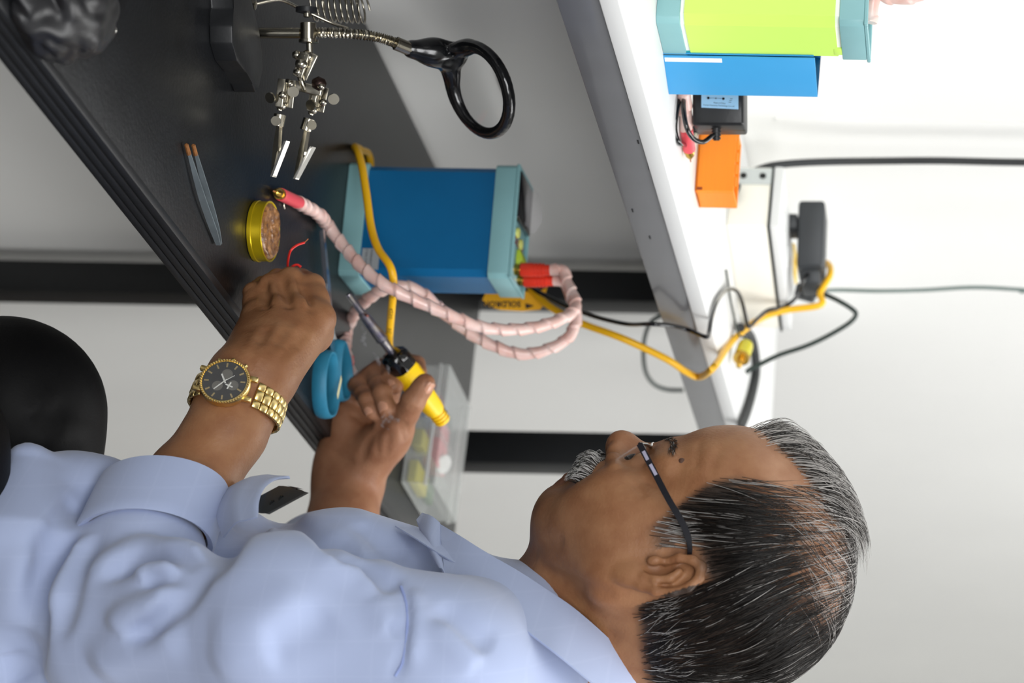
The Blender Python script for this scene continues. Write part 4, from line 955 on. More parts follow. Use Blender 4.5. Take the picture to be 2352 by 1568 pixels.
def mixcol(n, p_light, dark=(.010, .008, .007), light=(.50, .48, .46), mid=(.05, .042, .036)):
    u = rng.random(n)[:, None]; p = np.broadcast_to(np.asarray(p_light, dtype=f32), (n,))[:, None]; v = .75 + .5 * rng.random((n, 1))
    return (np.where(u < p, np.array(light), np.where(u < p + .12, np.array(mid), np.array(dark))) * v).astype(f32)
def add_hair(person):
    # sides and back
    X = sample_roots(7500, hair_density); L = to_loc(X); n = len(X)
    def dir_side(L):
        g = np.interp(L[:, 0], [-.09, -.03, .02, .05], [.35, .05, -.45, -.65]); up = np.clip(1.05 - (L[:, 2] - .05) * 6, .25, 1)
        lo_ = sstep(.012, -.012, L[:, 2]); up = up * (1 - .55 * lo_ * (L[:, 0] < -.02)); g = np.where(L[:, 2] < .02, g * .6 - .25 * (L[:, 0] > 0), g)
        return np.stack([g, -np.sign(L[:, 1]) * np.clip((L[:, 2] - .06) * 18, 0, .9), up], 1)
    ln = np.where(L[:, 2] < .02, .014 + .012 * rng.random(n), .034 + .018 * rng.random(n)); lf = np.where(L[:, 2] < .02, .0022, .0035 + .004 * rng.random(n))
    S = grow(X, dir_side, ln, lf, 7, jit=.13)
    pl = np.clip(.03 + .45 * sstep(.07, .10, L[:, 2]) + .55 * ((L[:, 0] > .008) & (L[:, 2] < .022)) + .15 * (L[:, 2] < -.01) + .3 * sstep(.036, .05, L[:, 0]), 0, .92)
    strand_mesh('hair', S, .00017 + .00013 * rng.random(n), mixcol(n, pl), person, m_hair)
    # loose grey forelock combed up along the top
    X = sample_roots(2600, band_density); n = len(X); L = to_loc(X)
    S = grow(X, lambda L: np.stack([-.55 + 0 * L[:, 0], -.35 + 0 * L[:, 0], .5 + 0 * L[:, 0]], 1), .026 + .016 * rng.random(n), .010 + .008 * rng.random(n), 7, jit=.3)
    strand_mesh('forelock', S, .00020 + .00016 * rng.random(n), mixcol(n, .62), person, m_hair)
    # sparse long strands over the crown
    X = sample_roots(420, lambda L: sstep(.075, .09, L[:, 2]) * (L[:, 0] < .03)); n = len(X)
    S = grow(X, lambda L: np.stack([-.6 + 0 * L[:, 0], -.5 * np.sign(L[:, 1] + .02), .2 + 0 * L[:, 0]], 1), .04 + .03 * rng.random(n), .002 + .006 * rng.random(n), 9, jit=.2)
    strand_mesh('crown_hair', S, .00018 + .00010 * rng.random(n), mixcol(n, .45), person, m_hair)
    # moustache
    n = 1900; u = rng.uniform(-1, 1, n); v = rng.random(n)
    Lm = np.stack([.100 - .020 * np.abs(u) ** 1.7 - .004 * v, u * .043, -.0265 - .0095 * v - .013 * np.abs(u) ** 1.6], 1).astype(f32); X = to_wld(Lm)
    for _ in range(3): X = (X - gsk(X, head, .001) * head.ev(X)[:, None]).astype(f32)
    S = grow(X, lambda L: np.stack([.25 + 0 * L[:, 0], np.clip(L[:, 1] * 26, -1, 1), -.9 + 0 * L[:, 0]], 1), .0075 + .0045 * rng.random(n), .0052 + .0030 * rng.random(n), 5, head, .20)
    strand_mesh('moustache', S, .00022 + .00014 * rng.random(n), mixcol(n, .50, light=(.42, .41, .40)), person, m_hair)
    # eyebrows
    for sg in (1, -1):
        n = 150; u = rng.random(n); Lm = np.stack([.093 - .016 * u ** 2, sg * (.012 + .038 * u), .020 + .006 * np.sin(u * 2.6) + .005 * rng.random(n)], 1).astype(f32); X = to_wld(Lm)
        for _ in range(3): X = (X - gsk(X, head, .001) * head.ev(X)[:, None]).astype(f32)
        S = grow(X, lambda L: np.stack([-.2 + 0 * L[:, 0], sg * .9 + 0 * L[:, 0], .15 + 0 * L[:, 0]], 1), np.full(n, .009), np.full(n, .0015), 4, head, .2)
        strand_mesh('eyebrow', S, np.full(n, .00024), mixcol(n, .12), person, m_hair)
    # eyes
    for sg in (1, -1):
        c = H(EX, .033 * sg, EZ); bm = bmesh.new(); bmesh.ops.create_uvsphere(bm, u_segments=24, v_segments=16, radius=.0121)
        for v in bm.verts: v.co += c
        e = from_bm('eye', bm, mat('eye_white', '5d4c42', .12, coat=.6), person, True, 180)
        gz = (Hf * .80 - Hu * .22 + HL * .50).normalized()
        lathe('iris', [(.0098, .0070), (.0108, .0058), (.0118, .0035), (.0124, 0)], c, gz, mat('iris_dark', '1a0f0a', .08, coat=.8), e, 20, 80)
# ------------------------------------------------------------------ skin colouring (the person's own pigmentation)
SK = np.array(lin('936848')[:3]); SKP = np.array(lin('9c6f54')[:3]); SKS = np.array(lin('b0896f')[:3])
def head_colour(V):
    L = to_loc(V); c = np.tile(SK, (len(V), 1)); x, y, z = L[:, 0], np.abs(L[:, 1]), L[:, 2]
    def mixin(c, t, col): t = t[:, None]; return c * (1 - t) + np.array(col) * t
    c = mixin(c, sstep(.075, .10, z) * .65, SKS)                                       # paler scalp
    hd = hair_density(L) * sstep(.094, .060, z); c = mixin(c, np.clip(hd * .93, 0, 1), (.018, .014, .012))
    b_ = np.exp(-((x - EX - .01) ** 2 / .018 ** 2 + (y - .034) ** 2 / .02 ** 2 + (z - EZ) ** 2 / .013 ** 2)); c = mixin(c, b_ * .45, (.10, .055, .035))
    n_ = np.exp(-((x - .10) ** 2 / .02 ** 2 + y ** 2 / .02 ** 2 + (z + .014) ** 2 / .014 ** 2)); c = mixin(c, n_ * .25, (.38, .15, .10))
    lp = np.exp(-((z - (LU[2] + LL[2]) / 2) ** 2 / .008 ** 2)) * (x > .070) * (y < .024); c = mixin(c, lp * .7, (.12, .045, .04))
    jw = sstep(-.02, -.06, z) * sstep(-.005, .03, x); c = mixin(c, jw * .35, (.13, .075, .05))   # shaved jaw
    return c
# ================================================================== the person: hands and forearms
def pp(*a): return [P(x, y, Y) for x, y, Y in a]
# ---- right hand: palm to the camera, fingers curled, thumb over the iron
rh = Sdf()
RW = P(795, 1112, 2.170)
rh.chain(pp((760, 1330, 2.10), (788, 1190, 2.145), (799, 1100, 2.172)), [.036, .0280, .0255], .02)
rh.cap(P(778, 1100, 2.165), P(826, 1108, 2.172), .0220, .0215, .02)
MCP = pp((803, 917, 2.192), (836, 893, 2.203), (868, 874, 2.213), (900, 862, 2.222))
BASE = pp((775, 1050, 2.172), (795, 1045, 2.176), (818, 1045, 2.180), (842, 1050, 2.182))
for b_, m_ in zip(BASE, MCP): rh.cap(b_, m_, .0152, .0110, .020)
rh.ell(P(862, 1032, 2.155), (.0165, .0145, .0310), [tuple((P(915, 975, 2.15) - P(850, 1060, 2.16)).normalized().cross(Vector((0, 1, 0))).normalized()), (0, 1, 0), tuple((P(915, 975, 2.15) - P(850, 1060, 2.16)).normalized())], .02)
rh.ell(P(790, 1000, 2.168), (.014, .014, .031), [(0, 0, 1), (0, 1, 0), (1, 0, 0)], .02)
RF = {'pinky': (pp((803, 917, 2.192), (822, 885, 2.166), (842, 918, 2.138), (852, 946, 2.134)), (.0100, .0088, .0078, .0066)),
      'ring': (pp((836, 893, 2.203), (858, 861, 2.172), (877, 902, 2.136), (886, 938, 2.130)), (.0110, .0098, .0087, .0075)),
      'middle': (pp((868, 874, 2.213), (876, 846, 2.186), (898, 866, 2.154), (907, 888, 2.146)), (.0110, .0095, .0085, .0075)),
      'index': (pp((900, 862, 2.222), (930, 832, 2.224), (956, 836, 2.212), (963, 860, 2.196)), (.0110, .0095, .0083, .0072)),
      'thumb': (pp((862, 1045, 2.160), (918, 980, 2.143), (949, 921, 2.128), (976, 880, 2.127)), (.0150, .0125, .0112, .0092))}
def finger(sd, pts, rs, k0=.012):
    for i in range(len(pts) - 1):
        # slight waist between the joints
        a, b = pts[i], pts[i + 1]; mid = a.lerp(b, .55); rm = (rs[i] + rs[i + 1]) * .5 * .95
        sd.cap(a, mid, rs[i], rm, k0 if i == 0 else .002); sd.cap(mid, b, rm, rs[i + 1], .002)
def finger_pad(sd, pts, rs): sd.ell(pts[-1].lerp(pts[-2], .25), (rs[-1] * 1.05,) * 3, None, .003)
rh.ell(P(872, 970, 2.140), (.016, .010, .016), None, .012, 's')                # hollow of the palm
tmp = []
for nm in ('index', 'middle', 'ring', 'pinky', 'thumb'):
    f_ = Sdf(); pts, rs = RF[nm]; finger(f_, pts, rs); finger_pad(f_, pts, rs); tmp.append((nm, f_))
    for q in f_.p[:2]: rh.p.append(q[:-2] + (.010 if nm != 'thumb' else .02, 'u'))
    for q in f_.p[2:]: rh.p.append(q[:-2] + (.0022, 'u'))
rh.folds((([(905, 945), (880, 970), (845, 1015), (830, 1060)], -.0030, .004), ([(800, 950), (830, 965), (858, 968)], -.0018, .003), ([(925, 965), (935, 985), (940, 1005)], -.0014, .0025), ([(918, 970), (925, 995), (930, 1015)], -.0014, .0025), ([(752, 1030), (790, 1052), (815, 1060)], -.0012, .003), ([(895, 990), (890, 1025), (885, 1050)], -.0010, .003), ([(868, 990), (866, 1020), (870, 1050)], -.0010, .003), ([(935, 935), (945, 938), (958, 940)], -.0010, .002)), 1.9)
# ---- left hand: back of the hand to the camera
lh = Sdf()
LE = P(265, 1430, 1.705); LWp = P(556, 893, 1.805)
lh.chain([LE, P(436, 1112, 1.765), P(520, 990, 1.788), LWp], [.040, .0300, .0268, .0245], .02)
lh.cap(P(535, 898, 1.800), P(585, 912, 1.808), .0215, .0205, .02)
LM = pp((592, 724, 1.868), (641, 714, 1.862), (689, 713, 1.864), (733, 730, 1.872))
LB = pp((545, 840, 1.812), (572, 842, 1.806), (600, 850, 1.806), (628, 860, 1.812))
for b_, m_ in zip(LB, LM): lh.cap(b_, m_, .0150, .0120, .018)
lh.cap(P(622, 866, 1.822), P(718, 770, 1.885), .0150, .0130, .02)           # thumb metacarpal on the far side
LF = {'pinky': (pp((592, 724, 1.868), (583, 672, 1.886), (604, 655, 1.902), (625, 652, 1.908)), (.0098, .0086, .0076, .0065)),
      'ring': (pp((641, 714, 1.862), (622, 654, 1.882), (638, 640, 1.905), (655, 642, 1.915)), (.0104, .0094, .0084, .0072)),
      'middle': (pp((689, 713, 1.864), (667, 640, 1.886), (672, 636, 1.915), (678, 648, 1.925)), (.0106, .0097, .0086, .0075)),
      'index': (pp((733, 730, 1.872), (718, 655, 1.895), (692, 640, 1.920), (674, 645, 1.930)), (.0106, .0098, .0085, .0074)),
      'thumb': (pp((722, 770, 1.885), (712, 715, 1.915), (670, 668, 1.935), (648, 648, 1.937)), (.0135, .0118, .0105, .0088))}
for nm in ('index', 'middle', 'ring', 'pinky', 'thumb'):
    f_ = Sdf(); pts, rs = LF[nm]; finger(f_, pts, rs)
    for i, q in enumerate(f_.p): lh.p.append(q[:-2] + (.007 if i < 2 else .0018, 'u'))
for (x0, y0, Y0), (x1, y1, Y1) in (((616, 708, 1.846), (602, 655, 1.868)), ((666, 700, 1.846), (645, 640, 1.868)), ((712, 708, 1.852), (694, 640, 1.876))):
    lh.cap(P(x0, y0, Y0), P(x1, y1, Y1), .0030, .0042, .006, 's')          # clefts between the fingers
for m_ in LM[:]: lh.ell(m_ + Vector((0, -.006, .002)), (.0085,) * 3, None, .008)   # knuckles
lh.folds((([(690, 735), (650, 790), (610, 840)], .0014, .004), ([(645, 735), (615, 790), (585, 840)], .0014, .004), ([(730, 750), (685, 805), (640, 850)], .0012, .004), ([(598, 745), (575, 790), (560, 830)], .0010, .004),
                    ([(668, 755), (640, 800)], -.0012, .005), ([(712, 765), (680, 805)], -.0012, .005), ([(618, 750), (600, 795)], -.0010, .005),
                    ([(618, 700), (612, 680), (606, 660)], -.0020, .003), ([(667, 700), (655, 675), (645, 650)], -.0020, .003), ([(715, 705), (700, 680), (690, 655)], -.0020, .003)), 1.6)
# ---- finger nails
m_nail = mat('finger_nail', 'c08d72', .25, coat=.3)
def nail(person, c, tip_dir, nrm, w, l):
    """a small curved plate"""
    t = Vector(tip_dir).normalized(); n = Vector(nrm); n = (n - t * n.dot(t)).normalized(); s = t.cross(n); bm = bmesh.new(); g = []
    for i in range(7):
        u = i / 6 * 2 - 1; row = []
        for k in range(7):
            v = k / 6 * 2 - 1; e = (1 - .22 * u ** 4) if u > 0 else (1 - .35 * u ** 4)
            row.append(bm.verts.new(Vector(c) + t * (u * l * .5) + s * (v * w * .5 * e) + n * (-(v * e) ** 2 * w * .22 - u * u * l * .05)))
        g.append(row)
    for i in range(6):
        for k in range(6): bm.faces.new((g[i][k], g[i + 1][k], g[i + 1][k + 1], g[i][k + 1]))
    r = bmesh.ops.extrude_face_region(bm, geom=list(bm.faces)); bmesh.ops.translate(bm, vec=-n * .0008, verts=[v for v in r['geom'] if isinstance(v, bmesh.types.BMVert)])
    return from_bm('fingernail', bm, m_nail, person, True, 60)
def add_nails(person):
    for nm, px_, w, l, nb in (('pinky', (852, 944), .0082, .0092, Vector((-.1, -1, -.15))), ('ring', (885, 933), .0098, .0110, Vector((0, -1, -.1))), ('middle', (902, 878), .0095, .0085, Vector((-.2, -.9, -.3))), ('thumb', (982, 884), .0100, .0125, Vector((-.1, -.55, .85)))):
        pts, rs = RF[nm]; t = (pts[-1] - pts[-2]).normalized(); n = nb.normalized(); n = (n - t * n.dot(t)).normalized()
        c = pts[-1] - t * .001 + n * (rs[-1] * 1.16)
        nail(person, c, t, n, w, l)
def hand_colour(V, sd, palm=None):
    c = np.tile(SK, (len(V), 1)).astype(np.float64)
    if palm is not None: c = np.tile(SK * .25 + SKP * .75, (len(V), 1))
    return c
# ================================================================== the person: shirt and trousers
TF = Vector((-.966, .259, 0)); TL = Vector((-.259, -.966, 0))            # torso forward / left
RT = [tuple(TF), tuple(TL), (0, 0, 1)]
LS = P(1005, 1555, 1.650); RS = LS - TL * .345
shirt = Sdf()
TC = Vector((.285, 1.815, 0))
shirt.ell(TC + Vector((.012, 0, .86)), (.122, .160, .145), RT, .05)
shirt.ell(TC + Vector((.0, 0, .74)), (.140, .148, .17), RT, .06)
shirt.ell(TC + Vector((-.015, 0, .63)), (.165, .146, .16), RT, .06)
shirt.cap(LS, RS, .058, .058, .05)
shirt.cap(LS + UP * .010, NB - UP * .036 + TL * .016, .048, .046, .04)
shirt.cap(RS + UP * .010, NB - UP * .036 - TL * .016, .048, .046, .04)
shirt.cap(P(990, 1410, 1.785), NB - UP * .065, .034, .05, .04)             # upper chest below the collar
shirt.cap(P(985, 1352, 1.80), P(800, 1325, 1.775), .036, .050, .05)
shirt.cap(P(1215, 1475, 1.742), P(1120, 1550, 1.720), .052, .060, .05)
SE = P(262, 1445, 1.665)
shirt.cap(LS, P(640, 1440, 1.628), .058, .066, .008)
shirt.cap(P(640, 1440, 1.628), SE, .066, .054, .006)
shirt.ell(P(960, 1545, 1.652), (.066, .066, .066), None, .03)
shirt.cap(SE, P(326, 1282, 1.698), .053, .0455, .012)                       # sleeve over the forearm
shirt.cap(RS, P(640, 1390, 2.02), .062, .058, .03); shirt.cap(P(640, 1390, 2.02), P(735, 1290, 2.08), .055, .046, .02)
# lap end of the shirt
shirt.cap(P(150, 1180, 1.755), P(60, 1400, 1.71), .048, .066, .012)
shirt.cap(P(62, 1065, 1.72), P(40, 1250, 1.69), .016, .05, .02)
shirt.cap(P(160, 1118, 1.78), P(250, 1125, 1.76), .016, .022, .02)
def foldpx(sd, pts, amp, w, t0=1.35):
    q = [sd.hit(x, y, t0) for x, y in pts]; q = [v for v in q if v is not None]
    if len(q) > 1: sd.fold(q, amp, w)
shirt.folds((
    ([(209, 1328), (271, 1282), (330, 1259), (388, 1258), (446, 1278)], .010, .012),
    ([(240, 1324), (330, 1286), (407, 1276), (461, 1305)], -.010, .009),
    ([(314, 1330), (349, 1309), (410, 1308)], .008, .009),
    ([(326, 1340), (388, 1324), (440, 1322)], -.007, .007),
    ([(268, 1452), (290, 1420), (349, 1393), (407, 1366)], .010, .012),
    ([(291, 1462), (349, 1441), (385, 1406), (430, 1362), (460, 1318)], -.011, .010),
    ([(209, 1530), (271, 1503), (349, 1476), (430, 1450)], .006, .016),
    ([(560, 1215), (500, 1270), (465, 1305), (430, 1350)], -.016, .011),
    ([(636, 1189), (574, 1208), (520, 1245), (470, 1300)], -.010, .012),
    ([(221, 1228), (186, 1290), (155, 1379), (132, 1464)], -.008, .009),
    ([(195, 1230), (160, 1310), (130, 1400)], .006, .012),
    ([(136, 1212), (112, 1309), (78, 1464), (68, 1520)], -.014, .012),
    ([(630, 1187), (741, 1241), (830, 1294), (883, 1329), (918, 1344)], -.012, .010),
    ([(640, 1215), (741, 1268), (830, 1318), (890, 1350)], .005, .014),
    ([(650, 1170), (741, 1222), (830, 1272), (900, 1315)], .004, .010),
    ([(918, 1344), (933, 1386), (933, 1443), (921, 1520), (902, 1556)], -.0035, .0040),
    ([(945, 1350), (955, 1400), (953, 1460), (938, 1530)], .003, .008),
    ([(890, 1450), (915, 1440), (932, 1442)], -.003, .006),
    ([(860, 1370), (885, 1420), (895, 1460)], .003, .010),
    ([(1000, 1390), (1080, 1450), (1130, 1490)], -.004, .012), ([(990, 1420), (1060, 1490), (1100, 1530)], .004, .012),
    ([(700, 1350), (640, 1400), (560, 1440), (480, 1460)], .004, .018), ([(760, 1400), (690, 1450), (600, 1490)], -.003, .016),
    ([(480, 1520), (560, 1500), (640, 1490)], .003, .016), ([(820, 1200), (860, 1235), (930, 1290)], -.003, .010),
    ([(60, 1250), (40, 1350), (20, 1450)], .005, .014), ([(30, 1500), (40, 1540), (60, 1566)], -.006, .012), ([(180, 1150), (150, 1180), (130, 1215)], -.006, .008),
    ([(590, 1165), (560, 1185), (535, 1200)], -.005, .008)), 1.35, lambda a: a * (2.0 if a < 0 else 1.5), .85)
# room for the collar opening
shirt.cap(NB + Vector((0, 0, .035)), H(.0, 0, -.05), .048, .052, .006, 's')
m_shirt = mat('shirt_cotton', '9da9c8', .8, sheen=.25, bump=.05, bscale=1500)
def shirt_check(m):
    """faint window-pane check woven into the cloth"""
    nt = m.node_tree; b = nt.nodes['Principled BSDF']; tc = nt.nodes.new('ShaderNodeTexCoord'); sep = nt.nodes.new('ShaderNodeSeparateXYZ'); nt.links.new(tc.outputs['Object'], sep.inputs[0])
    def line(out, k, off):
        a = nt.nodes.new('ShaderNodeMath'); a.operation = 'MULTIPLY_ADD'; a.inputs[1].default_value = k; a.inputs[2].default_value = off; nt.links.new(out, a.inputs[0])
        f = nt.nodes.new('ShaderNodeMath'); f.operation = 'FRACT'; nt.links.new(a.outputs[0], f.inputs[0])
        c = nt.nodes.new('ShaderNodeMath'); c.operation = 'LESS_THAN'; c.inputs[1].default_value = .07; nt.links.new(f.outputs[0], c.inputs[0]); return c
    l1 = line(sep.outputs['Z'], 42, .3); l2 = line(sep.outputs['X'], 42, .1)
    mx = nt.nodes.new('ShaderNodeMath'); mx.operation = 'MAXIMUM'; nt.links.new(l1.outputs[0], mx.inputs[0]); nt.links.new(l2.outputs[0], mx.inputs[1])
    mul = nt.nodes.new('ShaderNodeMath'); mul.operation = 'MULTIPLY'; mul.inputs[1].default_value = .10; nt.links.new(mx.outputs[0], mul.inputs[0])
    cm = nt.nodes.new('ShaderNodeMix'); cm.data_type = 'RGBA'; cm.inputs[6].default_value = b.inputs['Base Color'].default_value; cm.inputs[7].default_value = lin('b4bfda'); nt.links.new(mul.outputs[0], cm.inputs[0]); nt.links.new(cm.outputs[2], b.inputs['Base Color'])
shirt_check(m_shirt)
def grid_mesh(name, rows, m, parent, thick=.0014, closed=False):
    bm = bmesh.new(); g = [[bm.verts.new(p) for p in r] for r in rows]; n = len(rows[0])
    for a, b in zip(g, g[1:]):
        for k in range(n if closed else n - 1): bm.faces.new((a[k], a[(k + 1) % n], b[(k + 1) % n], b[k]))
    bmesh.ops.recalc_face_normals(bm, faces=bm.faces)
    bm.normal_update(); nr = [v.normal.copy() for v in bm.verts]; vs = list(bm.verts); fs = list(bm.faces); bd = [e for e in bm.edges if len(e.link_faces) == 1]
    w = {v: bm.verts.new(v.co - n_ * thick) for v, n_ in zip(vs, nr)}
    for f in fs: bm.faces.new([w[v] for v in reversed(f.verts)])
    for e in bd: bm.faces.new((e.verts[0], e.verts[1], w[e.verts[1]], w[e.verts[0]]))
    return from_bm(name, bm, m, parent, True, 50)
def add_shirt(person):
    V, Fq = shirt.mesh((-.02, 1.50, .50), (.52, 2.16, 1.13), .0030, smooth=1)
    o = link('shirt', np_mesh('shirt', V, Fq), m_shirt, person)
    # collar: top fold line and outer edge, near half from the picture, far half mirrored
    M0 = NB
    def mir(p): return p - TL * (2 * (p - M0).dot(TL))
    top = pp((1011, 1203, 1.762), (1060, 1232, 1.738), (1120, 1270, 1.720), (1193, 1312, 1.706), (1262, 1358, 1.700), (1327, 1405, 1.702), (1404, 1474, 1.714), (1472, 1547, 1.745), (1500, 1590, 1.785))
    low = pp((1021, 1323, 1.700), (1075, 1358, 1.684), (1132, 1394, 1.668), (1190, 1433, 1.656), (1240, 1470, 1.650), (1290, 1508, 1.650), (1362, 1568, 1.668), (1420, 1620, 1.705), (1450, 1660, 1.790))
    T_, L_ = cr(top, 5), cr(low, 5); rows = []
    out = [(T_[i], L_[i]) for i in range(len(T_))]
    full = out + [(mir(a), mir(b)) for a, b in out[::-1][1:]]
    for a, b in full: rows.append([a, a.lerp(b, .12) + (b - a).cross(TF).normalized() * 0, a.lerp(b, .4), a.lerp(b, .7), b])
    grid_mesh('collar', rows, m_shirt, o, .0016)
    # collar stand inside
    rows = [[a, a.lerp(NB, .06) - UP * .020, a.lerp(NB, .02) - UP * .036] for a, b in full]
    grid_mesh('collar_stand', rows, m_shirt, o, .0010)
    # rolled front edge of the open collar
    rows = [[P(1011, 1204, 1.762), P(990, 1186, 1.772), P(971, 1180, 1.790)], [P(1009, 1250, 1.738), P(983, 1222, 1.750), P(958, 1196, 1.78)], [P(1014, 1290, 1.718), P(994, 1265, 1.728), P(977, 1246, 1.755)], [P(1021, 1322, 1.701), P(1012, 1305, 1.708), P(1003, 1292, 1.722)]]
    grid_mesh('collar_facing', [cr(r, 5) for r in rows], m_shirt, o, .0012)
    # cuff: double-walled band round the forearm
    c0, c1 = P(330, 1246, 1.700), P(378, 1120, 1.738); ax = (c1 - c0).normalized()
    sv = (P(520, 1150, 1.75) - P(225, 1098, 1.75)); sv = (sv - ax * sv.dot(ax)).normalized(); nv = ax.cross(sv)
    rows = []
    for t, r in ((.05, .0440), (0.0, .0485), (.06, .0498), (.2, .0492), (.5, .0484), (.9, .0470), (1.0, .0462), (1.0, .0442), (.7, .0437)):
        c = c0.lerp(c1, t); rows.append([c + sv * (math.cos(2 * math.pi * k / 48) * r) + nv * (math.sin(2 * math.pi * k / 48) * r * .86) + ax * (.006 * math.cos(2 * math.pi * k / 48 - .4)) for k in range(48)])
    grid_mesh('cuff', rows, m_shirt, o, .0008, True)
    # gaping chest pocket: its hem and bag
    rim_ = pp((664, 1096, 1.735), (628, 1101, 1.722), (602, 1122, 1.700), (590, 1152, 1.680), (588, 1190, 1.662)); bas = pp((560, 1112, 1.765), (525, 1122, 1.755), (505, 1150, 1.735), (500, 1185, 1.715), (515, 1235, 1.690))
    rows = []
    for a_, b_ in zip(cr(rim_, 4), cr(bas, 4)):
        mid = a_.lerp(b_, .5) + Vector((-.004, -.008, 0)); rows.append(cr([a_ + Vector((0, .003, -.001)), a_, a_.lerp(mid, .5) + Vector((0, -.001, 0)), mid, b_], 3))
    grid_mesh('pocket', rows, m_shirt, o, .0012)
    # shoulder seam: a fine raised line of stitching
    sp = [shirt.hit(x, y, 1.35) for x, y in ((922, 1346), (934, 1386), (936, 1443), (926, 1516), (908, 1552))]
    if all(sp): tube('seam', [p + Vector((0, -.0010, 0)) for p in sp], .0010, mat('seam_blue', '8d9ccb', .8), o, 6)
    return o
m_trous = mat('black_trousers', '050506', .6, bump=.1, bscale=500, spec=.2)
def add_trousers(person):
    t = Sdf()
    K = P(8, 948, 1.86); HP = Vector((.33, 1.86, .56))
    t.cap(HP, K, .092, .072, .03); t.cap(K, Vector((K.x + .03, K.y, .12)), .070, .055, .03)
    K2 = P(-240, 1040, 1.66); H2 = Vector((.32, 1.72, .55)); t.cap(H2, K2, .090, .070, .03); t.cap(K2, Vector((K2.x + .03, K2.y, .12)), .068, .055, .03)
    t.ell(Vector((.33, 1.80, .56)), (.15, .18, .13), RT, .05)
    for pts, amp, w in (([(60, 960), (95, 935), (130, 905)], .004, .008), ([(70, 1010), (120, 985), (170, 950)], .005, .010), ([(80, 1050), (150, 1010), (215, 990)], .004, .010), ([(75, 990), (120, 960), (160, 930)], -.004, .008)): foldpx(t, pts, amp, w)
    V, Fq = t.mesh((-.16, 1.55, .08), (.52, 2.06, .76), .006)
    return link('trousers', np_mesh('trousers', V, Fq), m_trous, person)
# ================================================================== assemble the person
m_skin = attr_mat('skin', .48, .35, sss=.06, bump=.22, bscale=420)
nt = m_skin.node_tree; bs = nt.nodes['Principled BSDF']; src = bs.inputs['Base Color'].links[0].from_socket      # mottled skin
tc = nt.nodes.new('ShaderNodeTexCoord'); nz = nt.nodes.new('ShaderNodeTexNoise'); nz.inputs['Scale'].default_value = 55; nz.inputs['Detail'].default_value = 8; nt.links.new(tc.outputs['Object'], nz.inputs['Vector'])
mr_ = nt.nodes.new('ShaderNodeMapRange'); mr_.inputs[1].default_value = .35; mr_.inputs[2].default_value = .65; nt.links.new(nz.outputs[0], mr_.inputs[0])
mxx = nt.nodes.new('ShaderNodeMix'); mxx.data_type = 'RGBA'; mxx.blend_type = 'MULTIPLY'; mxx.inputs[7].default_value = (.80, .72, .68, 1); nt.links.new(mr_.outputs[0], mxx.inputs[0]); nt.links.new(src, mxx.inputs[6]); nt.links.new(mxx.outputs[2], bs.inputs['Base Color'])
core = Sdf(); core.ell(TC + UP * .86, (.10, .14, .18), RT, .05); core.cap(NB, TC + UP * .95, .05, .06, .04); core.ell(TC + UP * .60, (.11, .14, .12), RT, .05)
core.cap(LS, SE, .045, .040, .02); core.cap(RS, P(640, 1390, 2.02), .045, .040, .02); core.cap(P(640, 1390, 2.02), P(760, 1260, 2.10), .040, .034, .02); core.cap(LS, RS, .045, .045, .03)
pv, pf, pc, off = [], [], [], 0
for sd, lo, hi, h_, colf in ((head, (-.05, 1.55, .98), (.42, 1.98, 1.30), .0016, head_colour), (lh, (-.10, 1.50, .58), (.30, 1.98, .90), .0015, lambda V: hand_colour(V, lh)), (rh, (.0, 2.03, .66), (.28, 2.28, .90), .0014, lambda V: hand_colour(V, rh, True)), (core, (.05, 1.5, .45), (.5, 2.2, 1.12), .012, lambda V: np.tile(SK, (len(V), 1)))):
    V, Fq = sd.mesh(lo, hi, h_); pv.append(V); pf.append(Fq + off); pc.append(colf(V)); off += len(V)
me = np_mesh('person', np.concatenate(pv), np.concatenate(pf))
ca = me.color_attributes.new('Col', 'FLOAT_COLOR', 'POINT'); cc = np.ones((off, 4), dtype=f32); cc[:, :3] = np.concatenate(pc); ca.data.foreach_set('color', cc.ravel())
person = tag(link('person', me, m_skin), 'grey-haired man in a pale blue shirt bending over the bench to solder', 'person')
add_hair(person); add_nails(person); add_shirt(person); add_trousers(person)
# forehead mole
mp_ = head.hit(1566, 1058)
if mp_: lathe('mole', [(0, .0026), (.0006, .0022), (.0009, .001), (.001, 0)], mp_ + Vector((.0002, .0004, 0)), Vector((-.5, -.9, .2)), mat('mole_brown', '4a2f22', .6), person, 14, 80)
